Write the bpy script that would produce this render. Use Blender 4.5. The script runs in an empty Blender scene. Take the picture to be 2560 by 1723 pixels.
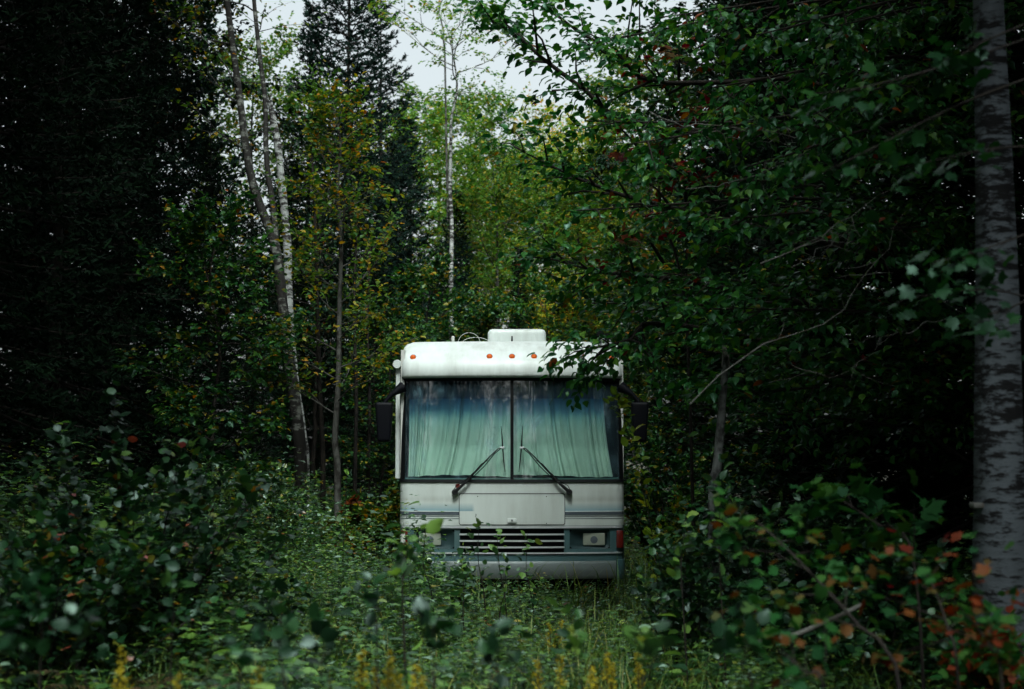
import bpy, bmesh, math, random
import numpy as np
from mathutils import Vector, Matrix
R = math.radians
scene = bpy.context.scene
C = scene.collection

# ---------------------------------------------------------------- camera
EYE = 1.6
PITCH = 4.37
FPX = 3911.0
cam_d = bpy.data.cameras.new('camera'); cam = bpy.data.objects.new('camera', cam_d); C.objects.link(cam)
cam_d.sensor_width = 36; cam_d.lens = 55; cam_d.clip_start = 0.1; cam_d.clip_end = 2000
cam.location = (0, 0, EYE); cam.rotation_euler = (R(90 + PITCH), 0, 0)
cam_d.dof.use_dof = True; cam_d.dof.focus_distance = 16.95; cam_d.dof.aperture_fstop = 2.5
scene.camera = cam

# ---------------------------------------------------------------- light
SUN_EL, SUN_AZ = 58.0, 176.0      # azimuth: compass direction the light comes from (180 = behind the camera)
w = bpy.data.worlds.new('World'); scene.world = w; w.use_nodes = True
nt = w.node_tree; nt.nodes.clear()
sky = nt.nodes.new('ShaderNodeTexSky'); sky.sky_type = 'NISHITA'; sky.sun_disc = False
sky.sun_elevation = R(SUN_EL); sky.sun_rotation = R(SUN_AZ); sky.air_density = 1.2; sky.dust_density = 6.0; sky.ozone_density = 1.0
hs = nt.nodes.new('ShaderNodeHueSaturation'); hs.inputs['Saturation'].default_value = 0.18
bg = nt.nodes.new('ShaderNodeBackground'); bg.inputs['Strength'].default_value = 0.102
out = nt.nodes.new('ShaderNodeOutputWorld')
nt.links.new(sky.outputs[0], hs.inputs['Color']); tn = nt.nodes.new('ShaderNodeMix'); tn.data_type = 'RGBA'; tn.blend_type = 'MULTIPLY'; tn.inputs[0].default_value = 1; tn.inputs[7].default_value = (.92, 1.0, 1.0, 1)
nt.links.new(hs.outputs[0], tn.inputs[6]); nt.links.new(tn.outputs[2], bg.inputs['Color']); nt.links.new(bg.outputs[0], out.inputs[0])
sl = bpy.data.lights.new('sun', 'SUN'); sl.energy = 1.45; sl.angle = R(24); sl.color = (0.90, 1.0, 0.955)
so = bpy.data.objects.new('sun', sl); C.objects.link(so)
az = R(SUN_AZ); sd = Vector((math.sin(az)*math.cos(R(SUN_EL)), math.cos(az)*math.cos(R(SUN_EL)), math.sin(R(SUN_EL))))
so.rotation_euler = sd.to_track_quat('Z', 'Y').to_euler()
scene.view_settings.view_transform = 'Standard'; scene.view_settings.look = 'None'
scene.view_settings.exposure = 1.32; scene.view_settings.gamma = 1; scene.view_settings.use_curve_mapping = False
scene.render.engine = 'CYCLES'
cy = scene.cycles
cy.max_bounces = 5; cy.diffuse_bounces = 3; cy.glossy_bounces = 3; cy.transmission_bounces = 4; cy.transparent_max_bounces = 8
cy.caustics_reflective = False; cy.caustics_refractive = False
cy.sample_clamp_indirect = 4.0
cy.use_denoising = True
try: cy.denoiser = 'OPENIMAGEDENOISE'; cy.denoising_input_passes = 'RGB_ALBEDO_NORMAL'
except Exception: pass

def at(vx, vy, Y):
    """point at depth Y whose place in a 2330 px wide view is vx, vy (only used to read sizes off the survey)"""
    fx, fy = vx*1.0987 - 1280, 861.5 - vy*1.0987
    c, s = math.cos(R(PITCH)), math.sin(R(PITCH))
    dx, dy, dz = fx, FPX*c - fy*s, FPX*s + fy*c
    k = Y/dy
    return np.array([dx*k, Y, EYE + dz*k])

def ground_z(x, y):
    x = np.asarray(x, float); y = np.asarray(y, float)
    l = np.maximum(0, -x - 1.6); r = np.maximum(0, x - 2.2)
    z = 0.75*(1 - np.exp(-(l/3.2)**1.6)) + 0.5*(1 - np.exp(-(r/3.5)**1.6))
    z = z*np.clip((y - 5)/8, 0.15, 1)
    return z + 0.05*np.sin(x*0.9 + y*0.4) + 0.04*np.sin(y*0.8 - x*0.5) + np.maximum(0, y - 28)*0.012

# ---------------------------------------------------------------- naming
def tag(o, label=None, cat=None, group=None, kind=None):
    if label: o['label'] = label
    if cat: o['category'] = cat
    if group: o['group'] = group
    if kind: o['kind'] = kind
    return o
def empty(name, loc=(0, 0, 0), rz=0, **k):
    o = bpy.data.objects.new(name, None); C.objects.link(o); o.location = loc; o.rotation_euler = (0, 0, rz)
    o.empty_display_size = 0.2
    return tag(o, **k)
def copy_tree(o, parent=None):
    c = o.copy(); C.objects.link(c); c.parent = parent
    for ch in o.children: copy_tree(ch, c)
    return c

# ---------------------------------------------------------------- materials
def newmat(name):
    m = bpy.data.materials.new(name); m.use_nodes = True
    n = m.node_tree; n.nodes.clear()
    o = n.nodes.new('ShaderNodeOutputMaterial')
    return m, n, o
def nd(n, t, **k):
    x = n.nodes.new(t)
    for a, v in k.items():
        if a in x.inputs: x.inputs[a].default_value = v
        else: setattr(x, a, v)
    return x
def ramp(n, stops, interp='LINEAR'):
    r = n.nodes.new('ShaderNodeValToRGB'); cr = r.color_ramp; cr.interpolation = interp
    while len(cr.elements) < len(stops): cr.elements.new(0.5)
    for e, (p, c) in zip(cr.elements, stops):
        e.position = p; e.color = (c[0], c[1], c[2], 1) if len(c) == 3 else c
    return r
def leaf_mat(name, stops, rough=0.42, trans=0.3, spec=0.35, st=(.62, 1.0, .86)):
    m, n, o = newmat(name)
    a = nd(n, 'ShaderNodeAttribute'); a.attribute_name = 'tint'
    r = ramp(n, stops)
    n.links.new(a.outputs['Fac'], r.inputs[0])
    oi = nd(n, 'ShaderNodeObjectInfo')
    mr = nd(n, 'ShaderNodeMapRange'); mr.inputs['To Min'].default_value = 0.75; mr.inputs['To Max'].default_value = 1.25
    n.links.new(oi.outputs['Random'], mr.inputs[0])
    hv = nd(n, 'ShaderNodeHueSaturation'); n.links.new(r.outputs[0], hv.inputs['Color']); n.links.new(mr.outputs[0], hv.inputs['Value'])
    p = nd(n, 'ShaderNodeBsdfPrincipled'); p.inputs['Roughness'].default_value = rough
    p.inputs['Specular IOR Level'].default_value = spec
    p.inputs['Specular Tint'].default_value = (*st, 1)
    n.links.new(hv.outputs[0], p.inputs['Base Color'])
    if trans > 0:
        t = nd(n, 'ShaderNodeBsdfTranslucent')
        hb = nd(n, 'ShaderNodeHueSaturation'); hb.inputs['Hue'].default_value = 0.48; hb.inputs['Value'].default_value = 1.7; hb.inputs['Saturation'].default_value = 1.1
        n.links.new(hv.outputs[0], hb.inputs['Color']); n.links.new(hb.outputs[0], t.inputs[0])
        x = nd(n, 'ShaderNodeMixShader'); x.inputs[0].default_value = trans
        n.links.new(p.outputs[0], x.inputs[1]); n.links.new(t.outputs[0], x.inputs[2]); n.links.new(x.outputs[0], o.inputs[0])
    else: n.links.new(p.outputs[0], o.inputs[0])
    return m
G0, G1, G2, G3 = (.002, .009, .004), (.006, .034, .010), (.013, .068, .014), (.036, .115, .016)
YE, OR, RD, BR, PK = (.26, .21, .015), (.26, .09, .010), (.10, .008, .006), (.06, .028, .010), (.28, .08, .08)
M = {}
M['leaf_under'] = leaf_mat('undergrowth_leaf', [(0, (.004, .018, .008)), (.35, (.010, .045, .014)), (.55, (.034, .105, .022)), (.76, (.13, .25, .045)), (.81, (.19, .25, .04)), (.83, (.15, .25, .17)), (.925, (.22, .33, .26)), (.935, (.10, .16, .03)), (.965, YE), (.985, BR), (1, OR)], rough=.36, spec=1.0, trans=.30, st=(.85, 1, .95))  # dark stops stand in for shaded gaps, pale grey-green ones for sky glints
M['leaf_maple'] = leaf_mat('maple_leaf', [(0, (.004, .022, .007)), (.5, (.009, .045, .011)), (.85, G3), (.93, (.13, .15, .02)), (.97, YE), (1, OR)])
M['leaf_far'] = leaf_mat('sunlit_far_leaf', [(0, (.026, .095, .02)), (.5, (.06, .16, .025)), (.85, (.13, .22, .03)), (.95, (.25, .23, .03)), (1, (.33, .2, .03))], trans=.38, spec=.2)  # sunlight on the far trees put into the leaf colour
M['leaf_gold'] = leaf_mat('golden_far_leaf', [(0, (.055, .13, .02)), (.35, (.11, .19, .025)), (.7, (.24, .24, .025)), (.9, (.36, .24, .03)), (1, (.34, .13, .025))], trans=.38, spec=.2)
M['leaf_yellow'] = leaf_mat('yellowing_leaf', [(0, (.02, .08, .014)), (.4, (.05, .13, .018)), (.72, (.12, .19, .02)), (.88, (.30, .25, .02)), (.97, (.40, .22, .016)), (1, OR)], trans=.38)
M['leaf_beech'] = leaf_mat('beech_leaf', [(0, (.006, .036, .012)), (.5, (.012, .07, .014)), (.85, (.03, .115, .016)), (.985, (.08, .17, .02)), (.993, (.2, .05, .01)), (1, RD)], rough=.36, spec=.5, trans=.36)
M['leaf_dark'] = leaf_mat('shaded_leaf', [(0, (.002, .007, .003)), (.6, (.003, .014, .005)), (.9, (.007, .03, .008)), (.97, (.07, .05, .008)), (1, (.10, .03, .006))], trans=.15, spec=.15)  # shade of the side woods put into the leaf colour
M['leaf_red'] = leaf_mat('red_maple_leaf', [(0, G1), (.28, G2), (.46, (.03, .085, .015)), (.56, (.07, .04, .01)), (.70, (.12, .03, .007)), (.85, RD), (1, (.18, .010, .008))], rough=.6, trans=.3, spec=.15)
M['leaf_vine'] = leaf_mat('broad_leaf', [(0, (.003, .014, .005)), (.5, (.006, .032, .010)), (.86, (.018, .07, .014)), (.94, (.08, .15, .02)), (.975, (.16, .16, .02)), (.99, OR), (1, PK)], rough=.42, spec=.6, trans=.24, st=(.75, 1, .92))
M['needle'] = leaf_mat('spruce_needle', [(0, (.002, .006, .005)), (.6, (.004, .013, .009)), (1, (.008, .024, .014))], rough=.7, trans=0, spec=.12)
M['needle_fir'] = leaf_mat('fir_needle', [(0, (.002, .006, .003)), (.6, (.004, .012, .005)), (1, (.008, .022, .008))], rough=.75, trans=0, spec=.1)
M['grass'] = leaf_mat('grass_blade', [(0, (.03, .08, .014)), (.5, (.07, .13, .02)), (.8, (.14, .17, .03)), (1, (.26, .22, .07))], rough=.5, trans=.25)
M['goldenrod'] = leaf_mat('goldenrod_flower', [(0, (.24, .20, .010)), (1, (.42, .34, .015))], rough=.8, trans=.3)
M['fern'] = leaf_mat('fern_frond', [(0, (.02, .035, .014)), (.5, (.045, .045, .02)), (1, (.10, .06, .03))], trans=.2)

def bark_mat(name, base, dark, patch=(0.55, 0.65), zs=14.0, xs=2.2, moss=0.0, rough=.8):
    m, n, o = newmat(name)
    tc = nd(n, 'ShaderNodeTexCoord'); mp = nd(n, 'ShaderNodeMapping'); mp.inputs['Scale'].default_value = (xs, xs, zs)
    n.links.new(tc.outputs['Object'], mp.inputs[0])
    n1 = nd(n, 'ShaderNodeTexNoise'); n1.inputs['Scale'].default_value = 2.4; n1.inputs['Detail'].default_value = 9; n1.inputs['Roughness'].default_value = .68
    n.links.new(mp.outputs[0], n1.inputs[0])
    n2 = nd(n, 'ShaderNodeTexNoise'); n2.inputs['Scale'].default_value = 1.3; n2.inputs['Detail'].default_value = 5
    n.links.new(tc.outputs['Object'], n2.inputs[0])
    ad = nd(n, 'ShaderNodeMath', operation='MULTIPLY_ADD'); ad.inputs[1].default_value = .35; n.links.new(n2.outputs[0], ad.inputs[0]); n.links.new(n1.outputs[0], ad.inputs[2])
    r = ramp(n, [(0, (0, 0, 0)), (patch[0] + .17, (0, 0, 0)), (patch[1] + .17, (1, 1, 1)), (1, (1, 1, 1))]); n.links.new(ad.outputs[0], r.inputs[0])
    r2 = ramp(n, [(.3, tuple(c*.62 for c in base)), (.7, base)]); n.links.new(n2.outputs[0], r2.inputs[0])
    mx = nd(n, 'ShaderNodeMix', data_type='RGBA'); n.links.new(r.outputs[0], mx.inputs[0]); n.links.new(r2.outputs[0], mx.inputs[6]); mx.inputs[7].default_value = (*dark, 1)
    p = nd(n, 'ShaderNodeBsdfPrincipled'); p.inputs['Roughness'].default_value = rough; p.inputs['Specular IOR Level'].default_value = .25
    n.links.new(mx.outputs[2], p.inputs['Base Color'])
    b = nd(n, 'ShaderNodeBump'); b.inputs['Strength'].default_value = .6; b.inputs['Distance'].default_value = .02
    n.links.new(ad.outputs[0], b.inputs['Height']); n.links.new(b.outputs[0], p.inputs['Normal']); n.links.new(p.outputs[0], o.inputs[0])
    return m
M['birch'] = bark_mat('aspen_bark', (.22, .23, .20), (.03, .028, .026), (.55, .60), 9, 1.1)
M['birch_big'] = bark_mat('big_birch_bark', (.12, .14, .16), (.006, .006, .007), (.47, .56), 11, 3.0)  # darker than real birch bark: its shade is put into the base colour
M['birch_pale'] = bark_mat('pale_birch_bark', (.52, .54, .52), (.035, .032, .03), (.46, .56), 6, 2.0)
M['bark_grey'] = bark_mat('grey_bark', (.10, .10, .09), (.02, .018, .015), (.44, .56), 2.2, 3)
M['bark_dark'] = bark_mat('dark_bark', (.035, .028, .022), (.008, .007, .006), (.4, .6), 1.5, 5)
M['twig'] = bark_mat('twig_bark', (.026, .021, .017), (.012, .009, .008), (.4, .6), 3, 5)
M['deadwood'] = bark_mat('dead_twig', (.16, .16, .15), (.07, .06, .05), (.5, .6), 3, 5)

# ---------------------------------------------------------------- mesh from arrays
def mesh_from(name, V, T, mat, parent=None, tint=None, smooth=False, loc=None):
    """V (n,3) points, T (m,k) faces of one size"""
    V = np.asarray(V, np.float32); T = np.asarray(T, np.int32); k = T.shape[1]
    me = bpy.data.meshes.new(name)
    me.vertices.add(len(V)); me.vertices.foreach_set('co', V.ravel())
    me.loops.add(T.size); me.loops.foreach_set('vertex_index', T.ravel())
    me.polygons.add(len(T)); me.polygons.foreach_set('loop_start', np.arange(0, T.size, k, dtype=np.int32))
    me.update(calc_edges=True); me.validate()
    if smooth: me.polygons.foreach_set('use_smooth', np.ones(len(T), bool))
    if tint is not None:
        at_ = me.attributes.new('tint', 'FLOAT', 'FACE'); at_.data.foreach_set('value', np.asarray(tint, np.float32))
    me.materials.append(mat)
    o = bpy.data.objects.new(name, me); C.objects.link(o); o.parent = parent
    if loc is not None: o.location = loc
    return o
def nrm(a): return a/np.maximum(np.linalg.norm(a, axis=-1, keepdims=True), 1e-9)

# leaf templates: (verts x = side, y = along, z = up; tris)
def tmpl_simple(wd=.34, fold=.12, droop=.12):
    v = np.array([(0, 0, 0), (wd, .45, fold), (0, 1, -droop), (-wd, .45, fold)]); return v, np.array([(0, 1, 2), (0, 2, 3)])
def tmpl_ovate(wd=.33, fold=.07, droop=.18):
    v = [(0, 0, 0), (0, .3, .0), (0, .65, -.03), (0, 1, -droop), (wd*.8, .2, fold), (wd*.95, .5, fold), (wd*.5, .8, fold*.3), (-wd*.8, .2, fold), (-wd*.95, .5, fold), (-wd*.5, .8, fold*.3)]
    t = [(0, 4, 1), (4, 5, 1), (1, 5, 2), (5, 6, 2), (2, 6, 3), (0, 1, 7), (7, 1, 8), (1, 2, 8), (8, 2, 9), (2, 3, 9)]
    return np.array(v), np.array(t)
def tmpl_maple():
    o = [(0, 0), (.28, .02), (.34, .22), (.62, .25), (.46, .42), (.60, .62), (.30, .60), (.22, .72), (0, 1.0)]
    pts = o + [(-x, y) for x, y in o[-2:0:-1]]
    v = [(0, .35, 0)] + [(x, y, -.10*(x*x + (y - .4)**2)*2 + .03*((i % 2)*2 - 1)) for i, (x, y) in enumerate(pts)]
    n = len(pts); t = [(0, 1 + i, 1 + (i + 1) % n) for i in range(n)]
    return np.array(v), np.array(t)
T_SIMPLE, T_OVATE, T_ROUND, T_MAPLE, T_LANCE = tmpl_simple(), tmpl_ovate(), tmpl_ovate(.46, .06, .12), tmpl_maple(), tmpl_ovate(.17, .04, .3)

def inst(P, D, N, S, tmpl):
    tv, tt = tmpl
    Y = nrm(D); X = nrm(np.cross(Y, N)); Z = np.cross(X, Y)
    S = np.asarray(S)[:, None, None]
    V = P[:, None, :] + S*(tv[None, :, 0:1]*X[:, None, :] + tv[None, :, 1:2]*Y[:, None, :] + tv[None, :, 2:3]*Z[:, None, :])
    T = tt[None] + (np.arange(len(P))*len(tv))[:, None, None]
    return V.reshape(-1, 3), T.reshape(-1, 3)
def leaf_obj(name, P, D, N, S, tmpl, mat, parent, rng, tint=None):
    V, T = inst(P, D, N, S, tmpl)
    if tint is None: tint = rng.random(len(P))
    return mesh_from(name, V, T, mat, parent, np.repeat(tint, len(tmpl[1])))
def tubes(paths, sides=6):
    """paths: list of (pts (k,3), radii (k,)); returns quads"""
    Vs, Ts, off = [], [], 0
    for pts, rad in paths:
        pts = np.asarray(pts, float); rad = np.broadcast_to(np.asarray(rad, float), (len(pts),)); k = len(pts)
        d = np.gradient(pts, axis=0); d = nrm(d)
        ref = np.array([0, 0, 1.]) if abs(d[0][2]) < .9 else np.array([1., 0, 0])
        a = nrm(np.cross(d, ref)); b = np.cross(d, a)
        th = np.arange(sides)*2*np.pi/sides
        ring = pts[:, None, :] + rad[:, None, None]*(np.cos(th)[None, :, None]*a[:, None, :] + np.sin(th)[None, :, None]*b[:, None, :])
        Vs.append(ring.reshape(-1, 3))
        i = np.arange(k - 1)[:, None]*sides; j = np.arange(sides)[None]; j2 = (j + 1) % sides
        q = np.stack([i + j, i + j2, i + sides + j2, i + sides + j], -1).reshape(-1, 4) + off
        Ts.append(q); off += k*sides
    return np.concatenate(Vs), np.concatenate(Ts)
def wood_obj(name, paths, mat, parent, sides=6):
    V, T = tubes(paths, sides); return mesh_from(name, V, T, mat, parent, smooth=True)
def spline(pts, n):
    """Catmull-Rom through pts"""
    P = np.asarray(pts, float); P = np.vstack([2*P[0] - P[1], P, 2*P[-1] - P[-2]])
    out_ = []
    segs = len(P) - 3
    for t in np.linspace(0, segs - 1e-6, n):
        i = int(t); u = t - i; a, b, c, d = P[i:i + 4]
        out_.append(.5*((2*b) + (-a + c)*u + (2*a - 5*b + 4*c - d)*u*u + (-a + 3*b - 3*c + d)*u**3))
    return np.array(out_)
# ---------------------------------------------------------------- the motorhome
YF = 16.9
def paint_mat(name, base, dirt=(.16, .15, .11), amt=.35, rough=.38, streak=True, metal=0., blue=False, grime_z=None, spec=.5):
    m, n, o = newmat(name)
    tc = nd(n, 'ShaderNodeTexCoord')
    mp = nd(n, 'ShaderNodeMapping'); mp.inputs['Scale'].default_value = (6, 3, 1.0) if streak else (4, 4, 4)
    n.links.new(tc.outputs['Object'], mp.inputs[0])
    n1 = nd(n, 'ShaderNodeTexNoise'); n1.inputs['Scale'].default_value = 1.6; n1.inputs['Detail'].default_value = 8; n1.inputs['Roughness'].default_value = .65
    n.links.new(mp.outputs[0], n1.inputs[0])
    n2 = nd(n, 'ShaderNodeTexNoise'); n2.inputs['Scale'].default_value = 1.9; n2.inputs['Detail'].default_value = 6
    n.links.new(tc.outputs['Object'], n2.inputs[0])
    n3 = nd(n, 'ShaderNodeTexNoise'); n3.inputs['Scale'].default_value = 90; n3.inputs['Detail'].default_value = 3
    n.links.new(tc.outputs['Object'], n3.inputs[0])
    mu = nd(n, 'ShaderNodeMath', operation='MULTIPLY'); n.links.new(n1.outputs[0], mu.inputs[0]); n.links.new(n2.outputs[0], mu.inputs[1])
    r = ramp(n, [(.12, (0, 0, 0)), (.45, (amt, amt, amt))]); n.links.new(mu.outputs[0], r.inputs[0])
    fac = r.outputs[0]
    if grime_z:      # grime gathered in streaks under a seam and along the bottom edge
        sep = nd(n, 'ShaderNodeSeparateXYZ'); n.links.new(tc.outputs['Object'], sep.inputs[0])
        gr = ramp(n, [((z - 0.0)/3.2, (v, v, v)) for z, v in grime_z])
        dv = nd(n, 'ShaderNodeMath', operation='DIVIDE'); n.links.new(sep.outputs[2], dv.inputs[0]); dv.inputs[1].default_value = 3.2
        n.links.new(dv.outputs[0], gr.inputs[0])
        m2 = nd(n, 'ShaderNodeMath', operation='MULTIPLY'); n.links.new(gr.outputs[0], m2.inputs[0]); n.links.new(n1.outputs[0], m2.inputs[1])
        m3 = nd(n, 'ShaderNodeMath', operation='ADD', use_clamp=True); n.links.new(fac, m3.inputs[0]); n.links.new(m2.outputs[0], m3.inputs[1]); fac = m3.outputs[0]
    col = nd(n, 'ShaderNodeMix', data_type='RGBA'); n.links.new(fac, col.inputs[0]); col.inputs[6].default_value = (*base, 1); col.inputs[7].default_value = (*dirt, 1)
    res = col.outputs[2]
    if blue:         # faded blue pinstripe band painted along the body, z 1.09 to 1.18
        sep = nd(n, 'ShaderNodeSeparateXYZ'); n.links.new(tc.outputs['Object'], sep.inputs[0])
        mr = nd(n, 'ShaderNodeMapRange'); mr.inputs['From Min'].default_value = 1.185; mr.inputs['From Max'].default_value = 1.105; n.links.new(sep.outputs[2], mr.inputs[0])
        lo = nd(n, 'ShaderNodeMath', operation='GREATER_THAN'); n.links.new(sep.outputs[2], lo.inputs[0]); lo.inputs[1].default_value = 1.095
        mm = nd(n, 'ShaderNodeMath', operation='MULTIPLY'); n.links.new(mr.outputs[0], mm.inputs[0]); n.links.new(lo.outputs[0], mm.inputs[1])
        if blue == 'panel':
            lx = nd(n, 'ShaderNodeMapRange'); lx.inputs['From Min'].default_value = -.40; lx.inputs['From Max'].default_value = -.43; n.links.new(sep.outputs[0], lx.inputs[0])
            m5 = nd(n, 'ShaderNodeMath', operation='MULTIPLY'); n.links.new(mm.outputs[0], m5.inputs[0]); n.links.new(lx.outputs[0], m5.inputs[1]); mm = m5
        m4 = nd(n, 'ShaderNodeMath', operation='MULTIPLY'); n.links.new(mm.outputs[0], m4.inputs[0]); m4.inputs[1].default_value = .75
        c2 = nd(n, 'ShaderNodeMix', data_type='RGBA'); n.links.new(m4.outputs[0], c2.inputs[0]); n.links.new(res, c2.inputs[6]); c2.inputs[7].default_value = (.12, .27, .33, 1); res = c2.outputs[2]
    p = nd(n, 'ShaderNodeBsdfPrincipled'); p.inputs['Roughness'].default_value = rough; p.inputs['Metallic'].default_value = metal; p.inputs['Specular IOR Level'].default_value = spec
    n.links.new(res, p.inputs['Base Color'])
    rr = nd(n, 'ShaderNodeMapRange'); rr.inputs['To Min'].default_value = rough; rr.inputs['To Max'].default_value = min(1, rough + .35); n.links.new(fac, rr.inputs[0]); n.links.new(rr.outputs[0], p.inputs['Roughness'])
    b = nd(n, 'ShaderNodeBump'); b.inputs['Strength'].default_value = .08; b.inputs['Distance'].default_value = .004
    n.links.new(n3.outputs[0], b.inputs['Height']); n.links.new(b.outputs[0], p.inputs['Normal'])
    n.links.new(p.outputs[0], o.inputs[0]); return m
M['rv_white'] = paint_mat('cap_paint', (.74, .80, .78), amt=.45, grime_z=[(0, 0), (2.50, .0), (2.53, .25), (2.60, .05), (3.2, 0)])
M['rv_lower'] = paint_mat('body_paint', (.62, .68, .65), amt=.22, blue='body', grime_z=[(0, .5), (.93, .35), (1.0, .1), (1.18, .10), (1.22, .45), (1.27, .12), (1.36, .1), (1.41, .45), (3.2, 0)])
M['rv_panel'] = paint_mat('hood_paint', (.63, .69, .66), amt=.25, blue='panel', grime_z=[(0, .3), (.95, .3), (1.0, .1), (1.25, .1), (1.28, .3), (3.2, 0)])
M['teal'] = paint_mat('teal_plastic', (.045, .115, .125), (.10, .11, .09), amt=.4, rough=.5)
M['bezel'] = paint_mat('bezel_plastic', (.018, .045, .05), (.05, .06, .05), amt=.3, rough=.5, spec=.3)
M['silver'] = paint_mat('bumper_paint', (.12, .155, .155), (.10, .10, .09), amt=.55, rough=.35, metal=.15, grime_z=[(0, .9), (.38, .9), (.47, .25), (.55, 0), (3.2, 0)])
M['chrome'] = paint_mat('chrome_trim', (.72, .76, .78), (.2, .2, .18), amt=.25, rough=.3, metal=.45)
M['groove'] = paint_mat('groove_strip', (.07, .09, .115), amt=.2, rough=.5)
M['black'] = paint_mat('black_rubber', (.004, .005, .006), (.010, .010, .010), amt=.3, rough=.6, spec=.12)
M['mirror_shell'] = paint_mat('mirror_shell', (.003, .0035, .006), (.006, .006, .006), amt=.2, rough=.5, spec=.12)
M['wiper'] = paint_mat('wiper_metal', (.012, .012, .013), (.03, .03, .03), amt=.4, rough=.4, spec=.3)
M['tyre'] = paint_mat('tyre_rubber', (.02, .02, .02), amt=.4, rough=.9)
M['rim'] = paint_mat('rim_steel', (.35, .35, .34), amt=.5, rough=.5, metal=.5)
M['vinyl'] = paint_mat('side_paint', (.62, .63, .60), amt=.4)
def glassy(name, col, rough=.15, em=0):
    m, n, o = newmat(name); p = nd(n, 'ShaderNodeBsdfPrincipled'); p.inputs['Base Color'].default_value = (*col, 1); p.inputs['Roughness'].default_value = rough
    p.inputs['Coat Weight'].default_value = .5
    vo = nd(n, 'ShaderNodeTexNoise'); vo.inputs['Scale'].default_value = 60
    b = nd(n, 'ShaderNodeBump'); b.inputs['Strength'].default_value = .3; n.links.new(vo.outputs[0], b.inputs['Height']); n.links.new(b.outputs[0], p.inputs['Normal'])
    n.links.new(p.outputs[0], o.inputs[0]); return m
M['amber'] = glassy('amber_lens', (.75, .13, .02))
M['redlens'] = glassy('red_lens', (.12, .008, .006))
M['clearlens'] = glassy('clear_lens', (.55, .56, .52))
M['headlamp'] = glassy('headlamp_glass', (.30, .33, .27), .2)
M['side_glass'] = glassy('side_glass', (.01, .02, .025), .08)
def windshield_mat():
    m, n, o = newmat('windshield_glass')
    tc = nd(n, 'ShaderNodeTexCoord'); sep = nd(n, 'ShaderNodeSeparateXYZ'); n.links.new(tc.outputs['Object'], sep.inputs[0])
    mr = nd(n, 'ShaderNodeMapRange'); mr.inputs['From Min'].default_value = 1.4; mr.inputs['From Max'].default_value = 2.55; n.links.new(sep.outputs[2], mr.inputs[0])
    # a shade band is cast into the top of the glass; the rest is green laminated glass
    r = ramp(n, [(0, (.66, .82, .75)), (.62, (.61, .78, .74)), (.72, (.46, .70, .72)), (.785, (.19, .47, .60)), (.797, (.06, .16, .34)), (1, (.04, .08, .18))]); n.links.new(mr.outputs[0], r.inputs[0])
    tr = nd(n, 'ShaderNodeBsdfTransparent'); n.links.new(r.outputs[0], tr.inputs[0])
    gl = nd(n, 'ShaderNodeBsdfGlossy'); gl.inputs['Roughness'].default_value = .03
    lw = nd(n, 'ShaderNodeLayerWeight'); pw = nd(n, 'ShaderNodeMath', operation='POWER'); pw.inputs[1].default_value = 4.0; n.links.new(lw.outputs['Facing'], pw.inputs[0])
    fr = nd(n, 'ShaderNodeMath', operation='MULTIPLY_ADD'); fr.inputs[1].default_value = .85; fr.inputs[2].default_value = .11; n.links.new(pw.outputs[0], fr.inputs[0])
    m1 = nd(n, 'ShaderNodeMixShader'); n.links.new(fr.outputs[0], m1.inputs[0]); n.links.new(tr.outputs[0], m1.inputs[1]); n.links.new(gl.outputs[0], m1.inputs[2])
    # dried rain streaks and smears
    mp = nd(n, 'ShaderNodeMapping'); mp.inputs['Scale'].default_value = (3.5, 1, 1.3); mp.inputs['Rotation'].default_value = (0, R(12), 0); n.links.new(tc.outputs['Object'], mp.inputs[0])
    n1 = nd(n, 'ShaderNodeTexNoise'); n1.inputs['Scale'].default_value = 1.8; n1.inputs['Detail'].default_value = 9; n1.inputs['Roughness'].default_value = .7; n1.inputs['Distortion'].default_value = .8; n.links.new(mp.outputs[0], n1.inputs[0])
    n2 = nd(n, 'ShaderNodeTexNoise'); n2.inputs['Scale'].default_value = 2.3; n2.inputs['Detail'].default_value = 3; n.links.new(tc.outputs['Object'], n2.inputs[0])
    mu = nd(n, 'ShaderNodeMath', operation='MULTIPLY'); n.links.new(n1.outputs[0], mu.inputs[0]); n.links.new(n2.outputs[0], mu.inputs[1])
    rr = ramp(n, [(.26, (.04, .04, .04)), (.33, (.10, .10, .10)), (.42, (.35, .35, .35))]); n.links.new(mu.outputs[0], rr.inputs[0])
    df = nd(n, 'ShaderNodeBsdfDiffuse'); df.inputs[0].default_value = (.20, .36, .44, 1)
    m2 = nd(n, 'ShaderNodeMixShader'); n.links.new(rr.outputs[0], m2.inputs[0]); n.links.new(m1.outputs[0], m2.inputs[1]); n.links.new(df.outputs[0], m2.inputs[2])
    n.links.new(m2.outputs[0], o.inputs[0]); return m
M['windshield'] = windshield_mat()
def cloth_mat():
    m, n, o = newmat('curtain_cloth')
    tc = nd(n, 'ShaderNodeTexCoord'); n1 = nd(n, 'ShaderNodeTexNoise'); n1.inputs['Scale'].default_value = 3; n1.inputs['Detail'].default_value = 6; n.links.new(tc.outputs['Object'], n1.inputs[0])
    r = ramp(n, [(.3, (.52, .58, .53)), (.7, (.66, .72, .66))]); n.links.new(n1.outputs[0], r.inputs[0])
    p = nd(n, 'ShaderNodeBsdfPrincipled'); p.inputs['Roughness'].default_value = .95; p.inputs['Specular IOR Level'].default_value = .05; n.links.new(r.outputs[0], p.inputs['Base Color'])
    n.links.new(p.outputs[0], o.inputs[0]); return m
M['curtain'] = cloth_mat()

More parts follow.
